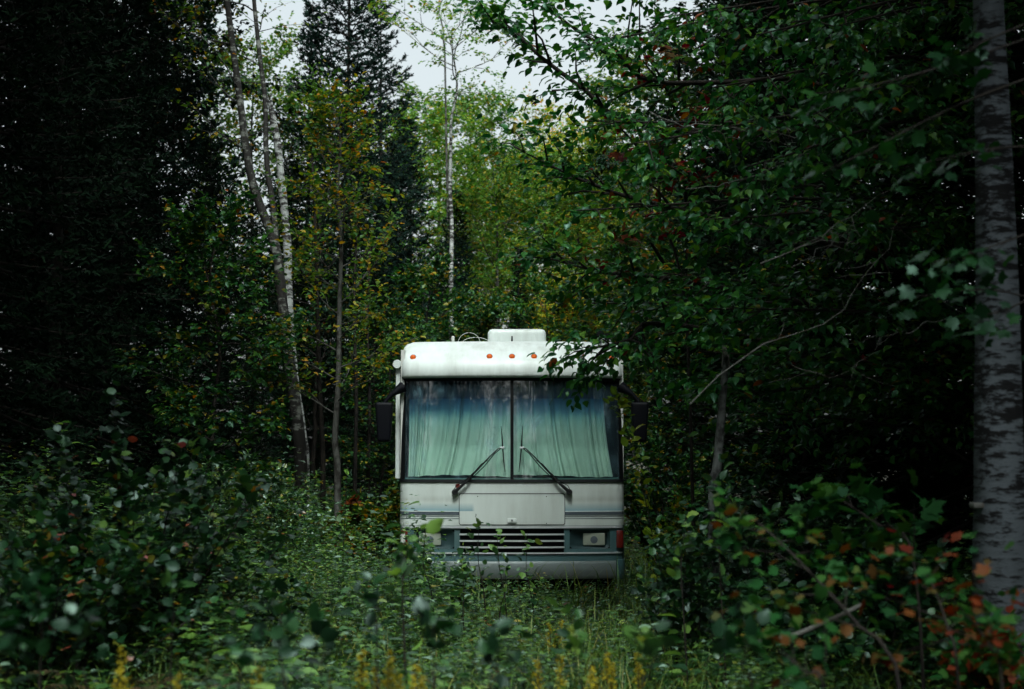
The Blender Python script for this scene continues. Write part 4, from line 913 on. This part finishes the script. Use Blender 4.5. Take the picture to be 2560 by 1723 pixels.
# bare pale twigs in the shade
rng = rs(42)
def twigs(name, lines, label):
    ps = []
    for Y, l, r_ in lines:
        p = spline(vpts(l, Y), 14); p[1:-1] += rng.normal(0, .012, (12, 3)); ps.append((p, np.linspace(r_*.6, r_*.2, 14)))
        for k in range(6):
            j = rng.integers(3, 13); d = nrm(p[j] - p[j - 1] + rng.normal(0, .45, 3)); L = rng.uniform(.1, .35); ps.append((np.array([p[j], p[j] + d*L*.5 + rng.normal(0, .015, 3), p[j] + d*L]), np.array([r_*.35, r_*.25, r_*.12])))
    o = wood_obj(name, ps, M['deadwood'], None, 5); tag(o, label, 'dead branch', 'bare pale branches in the shade'); return o
twigs('dead_branch', [(10.2, [(1570, 920), (1700, 800), (1790, 770), (1900, 720), (1960, 640), (2010, 570), (2060, 480)], .009)], 'long bare pale branch curving up past the dead grey stem')
twigs('dead_branch', [(9.8, [(1730, 600), (1830, 560), (1900, 520), (1990, 450), (2080, 390)], .007), (9.9, [(1800, 610), (1880, 560), (1960, 490)], .005)], 'bare pale branch slanting up toward the thick white birch')
twigs('dead_branch', [(11.5, [(1480, 255), (1560, 285), (1680, 290), (1800, 310), (1900, 318)], .009), (11.5, [(1620, 300), (1700, 320), (1820, 325)], .006)], 'nearly level bare branch among the upper beech leaves')
twigs('dead_branch', [(11.0, [(1560, 430), (1660, 415), (1760, 380), (1840, 340)], .006)], 'thin bare branch below the level one among beech leaves')
twigs('dead_branch', [(10.5, [(1800, 830), (1850, 850), (1920, 845), (1990, 790), (2010, 740)], .005)], 'small hooked bare twig beside the thick white birch')
twigs('dead_branch', [(9.8, [(2060, 760), (2120, 730), (2190, 720), (2230, 700)], .005)], 'short bare twig touching the thick white birch')

# near overhanging maple leaves by the white birch
rng = rs(43)
st = []
for Y, l in ((6.6, [(2420, 150), (2200, 230), (2000, 330), (1870, 395)]), (6.8, [(2420, 60), (2150, 150), (1960, 200), (1840, 215)]), (6.4, [(2420, 500), (2260, 560), (2120, 600)]), (6.7, [(2420, 330), (2250, 340), (2060, 380)]), (7.0, [(2420, 640), (2300, 700), (2230, 720)]), (7.4, [(2420, 700), (2250, 660), (2050, 680)]), (6.6, [(2420, 20), (2250, 90), (2180, 130)])):
    st.append(spline(vpts(l, Y), 9))
tb = np.array([3.3, 6.9, -.2]); st.append(spline([tb, tb + [.05, 0, 1.6], tb + [-.1, 0, 3.4], tb + [0, 0, 5.5]], 12))
spray_tree('overhanging_maple', rng, st, M['leaf_maple'], T_MAPLE, .064, nsub=6, ntw=2, per=2, sublen=.28, twlen=.18, tint=(.0, .6), label='out of focus maple sprays hanging across the thick white birch', cat='maple tree', r=.006, up=.5)

# ---------------------------------------------------------------- shrubs and saplings one can tell apart
rng = rs(50)
def bush(name, vx, Y, H, W, nst, leafm, tm, size, label, cat='shrub', group=None, nsub=5, ntw=3, per=4, tint=None, seed=0, lean=0., sublen=.3, up=.4):
    r_ = rs(seed + 100); x = at(vx, 1100, Y)[0]; st = []
    for k in range(nst):
        a = r_.random()*6.28; q = r_.random()**.6; ex = W*q*math.cos(a) + lean; ey = W*q*math.sin(a)*.8; h = H*(1.05 - .4*q)*r_.uniform(.8, 1.1)
        g0 = float(ground_z(x, Y)); st.append(spline([np.array([x + ex*.2, Y + ey*.2, g0 - .05]), np.array([x + ex*.5, Y + ey*.5, g0 + h*.5]), np.array([x + ex, Y + ey, g0 + h])], 8))
    return spray_tree(name, r_, st, leafm, tm, size, nsub, ntw, per, sublen, .16, tint=tint, label=label, cat=cat, group=group, r=.008, up=up, t0=.25, crown='leaves', trunk='stems')
# broad leaved vine heap on the spruce side
bush('broad_leaved_shrub', 300, 9.6, 1.75, 1.0, 26, M['leaf_vine'], T_ROUND, .066, 'tall heap of broad glossy leaves with a few yellow ones', seed=1, nsub=7, ntw=3, per=4)
bush('broad_leaved_shrub', 110, 8.6, 1.2, .9, 22, M['leaf_vine'], T_ROUND, .062, 'lower glossy shrub with rusty leaves at the picture edge', seed=2, nsub=7)
bush('broad_leaved_shrub', 430, 10.8, 1.0, .8, 20, M['leaf_vine'], T_OVATE, .066, 'glossy shrub with a red leaf between tall heap and weeds', seed=3, nsub=7)
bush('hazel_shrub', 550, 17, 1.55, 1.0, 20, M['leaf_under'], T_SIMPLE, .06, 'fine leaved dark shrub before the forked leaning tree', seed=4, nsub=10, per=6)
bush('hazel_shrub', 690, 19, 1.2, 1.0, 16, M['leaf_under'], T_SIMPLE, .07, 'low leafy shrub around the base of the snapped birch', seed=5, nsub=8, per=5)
bush('young_maple', 800, 19.5, 1.3, .35, 4, M['leaf_red'], T_MAPLE, .11, 'small orange leaved maple beside the motorhome on the door side', cat='maple sapling', seed=6, tint=(.38, .72))
bush('hazel_shrub', 870, 18.5, 1.35, .45, 12, M['leaf_yellow'], T_OVATE, .07, 'yellow green shrub pressed against the motorhome door side', seed=7, nsub=8, per=5)
bush('hazel_shrub', 1565, 15.6, 1.1, .4, 10, M['leaf_yellow'], T_OVATE, .06, 'fine leaved shrub beside the driver side headlight', seed=8, nsub=8, per=5)
bush('hazel_shrub', 1520, 18.2, 2.1, .7, 16, M['leaf_maple'], T_OVATE, .075, 'tall yellowish shrub filling the gap under the driver side mirror', seed=9, nsub=8, per=5)
bush('viburnum_shrub', 1760, 11.5, 1.45, .9, 20, M['leaf_vine'], T_OVATE, .075, 'glossy shrub in deep shade beyond the dead grey stem', seed=10, nsub=7, tint=(0, .93))
bush('viburnum_shrub', 1980, 9.8, 1.1, .8, 18, M['leaf_vine'], T_ROUND, .07, 'dark glossy shrub next to the thick white birch', seed=11, nsub=7, tint=(0, .9))
bush('viburnum_shrub', 1560, 10.5, 1.0, .5, 11, M['leaf_vine'], T_OVATE, .07, 'low green shrub between motorhome and shaded shrub', seed=12, tint=(0, .93))
bush('viburnum_shrub', 2270, 7.6, .85, .45, 12, M['leaf_red'], T_MAPLE, .06, 'dark reddish shrub hiding the foot of the thick white birch', seed=13, nsub=6, tint=(.1, .8))
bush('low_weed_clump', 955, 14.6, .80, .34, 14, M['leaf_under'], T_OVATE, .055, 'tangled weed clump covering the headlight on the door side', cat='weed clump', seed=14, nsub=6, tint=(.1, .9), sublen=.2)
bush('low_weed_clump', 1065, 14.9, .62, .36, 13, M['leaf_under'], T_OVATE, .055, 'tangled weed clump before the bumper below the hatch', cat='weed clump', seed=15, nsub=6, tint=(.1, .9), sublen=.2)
# red maple saplings leaning in from the corner
rng = rs(51)
def lean_sapling(Y, pts, label, size=.10, tint=None, seed=0, nsub=7, leafm='leaf_red', per=3, tm=T_MAPLE, r=.011, sublen=.32, twlen=.2, t0=.3, name='maple_sapling', cat='maple sapling', group=None, ntw=3):
    p = [at(a, b, y_) for a, b, y_ in pts]; x0, y0 = p[0][0] + .05, p[0][1]
    st = [stemto(x0, y0, p, 14)]
    return spray_tree(name, rs(seed + 300), st, M[leafm], tm, size, nsub, ntw, per, sublen, twlen, tint=tint, label=label, cat=cat, group=group, r=r, t0=t0, up=.5)
MS = 'maple saplings near the white birch'
lean_sapling(5.8, [(2050, 1560, 5.5), (1950, 1420, 5.7), (1850, 1310, 5.9), (1760, 1220, 6.2), (1700, 1170, 6.4)], 'leaning maple sapling turning red, its tip toward the motorhome', .052, (.0, .62), 1, 12, r=.009, per=3, group=MS)
lean_sapling(5.6, [(2180, 1540, 5.6), (2160, 1440, 5.8), (2130, 1350, 6.0), (2100, 1290, 6.1)], 'deep red maple sapling before the foot of the white birch', .052, (.1, .90), 2, 8, per=3, r=.008, group=MS)
lean_sapling(5.2, [(2280, 1560, 5.2), (2260, 1480, 5.3), (2200, 1400, 5.4)], 'half red maple sapling in the bottom corner under the birch', .05, (.0, .80), 3, 7, per=3, r=.008, group=MS)
lean_sapling(5.4, [(1880, 1600, 5.1), (1830, 1530, 5.2), (1780, 1480, 5.3)], 'low maple sapling with red patches below the leaning one', .05, (.0, .66), 4, 6, per=3, r=.008, group=MS)
lean_sapling(7.0, [(2080, 1280, 7.6), (1990, 1190, 7.8), (1900, 1130, 8.0)], 'green maple sapling slanting before the dark fir', .095, (0, .5), 5, 8, group=MS)
# saplings beside and before the motorhome
SS = 'thin saplings before the motorhome'
lean_sapling(13.5, [(1500, 1420, 13.2), (1490, 1250, 13.2), (1455, 1080, 13.2), (1420, 960, 13.2), (1395, 905, 13.2)], 'thin willow sapling crossing the driver side edge of the windshield', .09, (.62, .80), 11, 9, 'leaf_yellow', 3, T_OVATE, .006, .10, .09, name='willow_sapling', cat='willow sapling', group=SS, ntw=2)
for i, (vx, top, Y, lb, sz) in enumerate([
    (790, 1060, 14, 'tall thin weed stem left of the door side bumper', .07), (970, 1200, 12.5, 'thin leafy stem before the door side headlight', .07), (1090, 1185, 13, 'leafy sapling before the grille corner', .075),
    (1130, 1215, 12.5, 'stem with round leaves before the hood hatch edge', .075), (1200, 1225, 13.5, 'single stem whose leaves sit on the grille bars', .08), (1150, 1300, 12.5, 'stem with pointed leaves before the bumper', .07),
    (1050, 1290, 12.0, 'leafy stem before the hidden end of the bumper', .085), (930, 1240, 7.0, 'blurred broad leaved stem before the door side headlight', .10), (1560, 1190, 9.5, 'leafy stem below the dead grey stem', .09), (1640, 1110, 9.0, 'young aspen stem before the dead grey stem', .09)]):
    p0 = at(vx + rng.uniform(-12, 12), 1500, Y)
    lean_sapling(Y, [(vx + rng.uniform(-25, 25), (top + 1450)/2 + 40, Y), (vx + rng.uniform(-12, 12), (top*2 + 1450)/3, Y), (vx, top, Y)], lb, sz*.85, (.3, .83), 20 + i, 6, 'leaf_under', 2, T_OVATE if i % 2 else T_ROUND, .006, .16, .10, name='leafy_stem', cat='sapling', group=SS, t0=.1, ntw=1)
# blurred near stems
NS = 'large leaved stems close to the viewer'
for i, (vx, top, Y, lb, mt, tm, tint) in enumerate([
    (860, 1330, 5.4, 'near stem with drooping green leaves before the weeds', 'leaf_vine', T_OVATE, (.2, .9)), (985, 1440, 5.0, 'near dark stem topped by an orange leaf', 'leaf_vine', T_ROUND, (.1, .99)),
    (740, 1480, 4.9, 'near stem with pale broad leaves at the lower edge', 'leaf_vine', T_ROUND, (.1, .85)), (640, 1370, 5.5, 'near stem with wide flat leaves over the ferns', 'leaf_vine', T_ROUND, (.1, .9)),
    (400, 1330, 6.2, 'near stem with one long bright leaf above the ferns', 'leaf_vine', T_OVATE, (.3, .9)), (90, 1340, 5.2, 'near upright dock leaves at the picture edge', 'leaf_vine', T_OVATE, (.2, .6)),
    (180, 1440, 4.8, 'near stem with soft green leaves beside the dock leaves', 'leaf_vine', T_ROUND, (.1, .8)), (1310, 1470, 5.6, 'near stem with small pale leaves before the goldenrod', 'leaf_under', T_OVATE, (.3, .83)),
    (1700, 1470, 5.0, 'near stem with two pale glossy leaves below the leaning maple', 'leaf_vine', T_ROUND, (.1, .8)), (1480, 1490, 5.2, 'near small leaved stem between goldenrod and maple', 'leaf_under', T_ROUND, (.3, .83)),
    (30, 1480, 4.6, 'near stem in the lowest corner under the vine', 'leaf_vine', T_ROUND, (.0, .8)), (560, 1500, 4.8, 'near leafy stem beside the lone goldenrod', 'leaf_vine', T_OVATE, (.1, .85)), (1130, 1500, 5.0, 'near leafy stem between the goldenrod clumps', 'leaf_vine', T_OVATE, (.1, .9))]):
    lean_sapling(Y, [(vx + rng.uniform(-20, 20), 1600, Y), (vx + rng.uniform(-12, 12), (top + 1600)/2, Y), (vx, top, Y)], lb, .064, tint, 50 + i, 5, mt, 2, tm, .005, .14, .08, name='leafy_stem', cat='sapling', group=NS, t0=.55, ntw=1)

# goldenrod
def goldenrod(vx, top, Y, label, seed, n=3):
    r_ = rs(seed + 700); c = at(vx, top, Y); rt = empty('goldenrod'); tag(rt, label, 'goldenrod', 'flowering goldenrod among the weeds')
    stems, A, B = [], [], []
    for k in range(n):
        P, D = [], []
        dx, dy = (r_.normal(0, .05), r_.normal(0, .08)) if k else (0, 0); tp = c + [dx, dy, -abs(r_.normal(0, .06))*(k > 0)]
        g0 = float(ground_z(tp[0], tp[1])); b = np.array([tp[0] + r_.normal(0, .05), tp[1], g0 - .05]); pl = spline([b, (b + tp)/2 + r_.normal(0, .015, 3), tp], 9); stems.append((pl, np.linspace(.004, .0015, 9)))
        A.append(pl[2]); B.append(pl[6])
        for m in range(14):
            u = m/14; o_ = tp - np.array([0, 0, .17*(1 - u)]); a = r_.random()*6.28; L = .036*(1 - u*.75); e = np.array([math.cos(a), math.sin(a), .55])
            for q in range(10): P.append(o_ + e*L*r_.random() + r_.normal(0, .005, 3)); D.append(r_.normal(0, 1, 3))
        P, D = np.array(P), np.array(D); leaf_obj('flower_head', P, D, r_.normal(0, 1, P.shape), r_.uniform(.006, .013, len(P)), T_ROUND, M['goldenrod'], rt, r_)
    V, T_ = tubes(stems, 5); mesh_from('stem', V, T_, M['twig'], rt, smooth=True)
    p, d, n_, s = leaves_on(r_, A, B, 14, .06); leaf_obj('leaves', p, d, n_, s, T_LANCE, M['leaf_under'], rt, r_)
for i, (vx, top, Y, n, lb) in enumerate([(278, 1470, 5.6, 2, 'lone goldenrod plume left of the near pale leaves'), (405, 1532, 5.0, 2, 'goldenrod plume cut by the lower edge, beside the lone one'), (885, 1478, 5.6, 5, 'fullest goldenrod clump below the orange leaf'),
    (825, 1478, 6.4, 2, 'small goldenrod next to the fullest clump'), (960, 1540, 5.0, 2, 'goldenrod tuft at the lower edge beside the fullest clump'), (1275, 1490, 7.0, 2, 'slim goldenrod first in the row of slim plumes'), (1380, 1482, 6.6, 2, 'tallest slim goldenrod plume in the grass'),
    (1345, 1512, 6.6, 2, 'slim goldenrod just beside the tallest slim plume'), (1452, 1484, 7.4, 2, 'slim goldenrod last in the row of slim plumes'), (590, 1515, 5.6, 2, 'half hidden goldenrod between near leafy stems'), (1275, 1410, 10, 2, 'distant small goldenrod in the middle of the weeds')]):
    goldenrod(vx, top, Y, lb, i, n)
# ferns
def fern(vx, Y, s, label, seed):
    r_ = rs(seed + 800); x = at(vx, 1100, Y)[0]; b = np.array([x, Y, float(ground_z(x, Y))]); rt = empty('fern'); tag(rt, label, 'fern', 'brown tinged ferns under the vine heap'); P, D, N, S, st = [], [], [], [], []
    for k in range(9):
        a = 6.28*k/9 + r_.normal(0, .2); L = .62*s*r_.uniform(.8, 1.15); h = np.array([math.cos(a), math.sin(a), 0]); sd_ = np.array([-h[1], h[0], 0])
        u = np.linspace(0, 1, 10); pl = b + h*(u[:, None]**1.1)*L + np.array([0, 0, 1.])*(np.sin(u*2.2)[:, None]*L*.62); st.append((pl, np.linspace(.004, .001, 10)))
        for m in range(26):
            t = .15 + .85*m/26; f = t*8.99; j = int(f); p = pl[j] + (pl[j + 1] - pl[j])*(f - j)
            for g in (-1, 1): P.append(p); D.append(sd_*g + h*.35); N.append([r_.normal(0, .15), r_.normal(0, .15), 1]); S.append(.20*s*(1.12 - t)*math.sin(min(1, t*3)*1.57))
    V, T_ = tubes(st, 4); mesh_from('stem', V, T_, M['twig'], rt, smooth=True); leaf_obj('fronds', np.array(P), np.array(D), np.array(N), np.array(S), tmpl_ovate(.12, .02, .1), M['fern'], rt, r_)
for i, (vx, Y, s, lb) in enumerate([(230, 7.6, 1.0, 'fern with brown fronds beneath the tall glossy heap'), (340, 8.2, 1.1, 'wide fern in the dark hollow beside the tall heap'), (440, 7.2, .95, 'fern beside the near stem with one long leaf'), (290, 6.4, 1.0, 'lowest fern above the lone goldenrod'), (150, 6.8, .9, 'fern close behind the near dock leaves'), (1560, 6.6, .7, 'low fern below the leaning maple sapling')]):
    fern(vx, Y, s, lb, i)
# tiny spruce seedling
o = get('young'); place(o, at(1730, 1100, 6.3)[0], 6.3, .17, 0, label='knee high spruce seedling below the leaning maple sapling', cat='spruce seedling')
# fallen log glimpsed in the corner
lg = wood_obj('fallen_log', [(spline(vpts([(1700, 1440), (1790, 1425), (1900, 1380), (1960, 1350)], 6.9), 10) - np.array([0, 0, .05]), np.linspace(.013, .009, 10))], M['bark_grey'], None, 8); tag(lg, 'grey fallen branch lying under the red maple leaves', 'fallen branch')

# ---------------------------------------------------------------- countless weeds and grass
rng = rs(60)
def cover_h(x, y):
    h = .30 + .10*np.sin(x*1.7 + y*.6)*np.sin(y*1.1 - x) ; h = h + .50*np.clip((-x - .9)/1.6, 0, 1)*np.clip((y - 6)/5, .35, 1) + .42*np.clip((x - 1.3)/1.6, 0, 1)*np.clip((y - 6)/5, .3, 1)
    h = h + .22*np.exp(-((y - 6.0)/1.6)**2) + .55*np.exp(-((x + .95)/.72)**2 - ((y - 13.8)/2.2)**2) + .25*np.exp(-((x - 1.6)/.4)**2 - ((y - 14.5)/2)**2)
    h = h + .10*np.exp(-((y - 11)/3)**2)
    return h*np.where((y > 15.6) & (np.abs(x) < 1.7), .62, 1)
def under_rv(x, y): return (np.abs(x) < 1.25) & (y > 16.95) & (y < 26.3)
def weeds(name, n, ymin, ymax, size, tm, per, label, seed, power=1.0, xw=.40, hs=1.0, dens=None):
    r_ = rs(seed); y = ymin + (ymax - ymin)*r_.random(n)**power; x = (r_.random(n)*2 - 1)*(xw*y + 1.0)
    k = ~under_rv(x, y); 
    if dens is not None: k &= r_.random(n) < dens(x, y)
    x, y = x[k], y[k]; n = len(x); h = cover_h(x, y)*(.75 + .5*np.sin(x*3.1 + 2*np.sin(y*1.9))*np.sin(y*2.7 + x))*r_.uniform(.45, 1.3, n)*hs + .05; z = ground_z(x, y)
    a = r_.random(n)*6.28; lean = r_.uniform(0, .28, n); top = np.c_[x + np.cos(a)*lean*h, y + np.sin(a)*lean*h, z + h]; bot = np.c_[x, y, z - .03]
    t = np.clip(.12 + .9*((np.arange(per)[None] + r_.random((n, per)))/per)**.55, 0, 1.02); P = bot[:, None] + (top - bot)[:, None]*t[..., None]
    az_ = np.arange(per)[None]*2.4 + r_.random((n, 1))*6.28 + r_.normal(0, .4, (n, per)); rr = r_.uniform(.02, .10, (n, per))*(1.25 - t)
    D = np.stack([np.cos(az_), np.sin(az_), r_.normal(.02, .13, (n, per))], -1); P = P + D*rr[..., None]
    N = np.stack([r_.normal(0, .16, (n, per)), r_.normal(0, .17, (n, per)), np.ones((n, per))], -1)
    S = size*r_.uniform(.55, 1.3, (n, 1))*r_.uniform(.75, 1.2, (n, per)); tint = np.clip(r_.random((n, 1))*.45 + r_.random((n, per))*.58, 0, 1)
    V1, T1 = inst(P.reshape(-1, 3), D.reshape(-1, 3), N.reshape(-1, 3), S.ravel(), tm)
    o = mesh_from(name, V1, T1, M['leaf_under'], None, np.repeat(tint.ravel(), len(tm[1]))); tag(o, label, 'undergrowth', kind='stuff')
    # stems as slim three sided rods
    st = 3; th = np.arange(3)*2.094; off = np.stack([np.cos(th), np.sin(th), th*0], -1)*.0022
    bot, top = bot[::3], bot[::3] + (top - bot)[::3]*.9; n = len(bot)
    V2 = np.stack([bot[:, None] + off, top[:, None] + off*.4], 1).reshape(-1, 3); b6 = np.arange(n)[:, None]*6
    q = np.stack([np.stack([b6[:, 0] + i, b6[:, 0] + (i + 1) % 3, b6[:, 0] + 3 + (i + 1) % 3, b6[:, 0] + 3 + i], -1) for i in range(3)], 1).reshape(-1, 4)
    mesh_from('weed_stems', V2, q, M['twig'], o)
patch = lambda x, y: np.clip(.62 + .55*np.sin(x*2.3 + 1.7*np.sin(y*1.3))*np.sin(y*1.9 - x*1.1), .12, 1)
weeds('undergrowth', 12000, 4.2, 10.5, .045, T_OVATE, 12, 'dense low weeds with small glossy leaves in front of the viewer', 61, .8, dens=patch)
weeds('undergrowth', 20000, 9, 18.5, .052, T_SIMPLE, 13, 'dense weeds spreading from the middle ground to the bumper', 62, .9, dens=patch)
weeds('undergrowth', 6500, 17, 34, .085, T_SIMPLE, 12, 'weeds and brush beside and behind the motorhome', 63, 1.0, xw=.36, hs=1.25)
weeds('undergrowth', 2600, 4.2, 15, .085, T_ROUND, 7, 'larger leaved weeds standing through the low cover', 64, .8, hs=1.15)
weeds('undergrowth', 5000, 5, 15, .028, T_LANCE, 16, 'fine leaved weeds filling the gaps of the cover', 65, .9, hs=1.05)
def grass(n, ymin, ymax, label, seed, dens, hh=.42):
    r_ = rs(seed); y = ymin + (ymax - ymin)*r_.random(n); x = (r_.random(n)*2 - 1)*(.38*y + .8); k = (~under_rv(x, y)) & (r_.random(n) < dens(x, y)); x, y = x[k], y[k]; n = len(x); z = ground_z(x, y)
    h = hh*r_.uniform(.5, 1.3, n); a = r_.random(n)*6.28; ln = r_.uniform(.15, .8, n)*h; d = np.c_[np.cos(a), np.sin(a)]; s_ = np.c_[-d[:, 1], d[:, 0]]*.0028*r_.uniform(.7, 1.5, (n, 1)); rows_ = []
    for t, wf in ((0, 1), (.45, .9), (.8, .55), (1, .08)):
        cx = np.c_[x, y] + d*(ln*t**2)[:, None]; cz = z + h*(t - .18*t**3) - .02
        for g in (-1, 1): rows_.append(np.c_[cx + s_*g*wf*1.6, cz])
    V = np.stack(rows_, 1).reshape(-1, 3); b = np.arange(n)[:, None]*8; T_ = np.stack([np.stack([b[:, 0] + 2*i, b[:, 0] + 2*i + 1, b[:, 0] + 2*i + 3, b[:, 0] + 2*i + 2], -1) for i in range(3)], 1).reshape(-1, 4)
    tag(mesh_from('grass', V, T_, M['grass'], None, np.repeat(r_.random(n), 3)), label, 'grass', kind='stuff')
grass(60000, 4.8, 14, 'tufts of yellowish grass among the low weeds', 70, lambda x, y: np.clip(.16 + .95*np.exp(-((x - .75)/.8)**2 - ((y - 7)/2.6)**2) + .3*np.sin(2.1*x + y)*np.sin(1.7*y - x), 0, 1), .50)
grass(45000, 11, 24, 'long grass beside the motorhome door side', 71, lambda x, y: np.clip(.12 + .8*np.exp(-((x + 2.4)/1.2)**2) + .3*np.exp(-((x - 2)/.8)**2), 0, 1), .6)
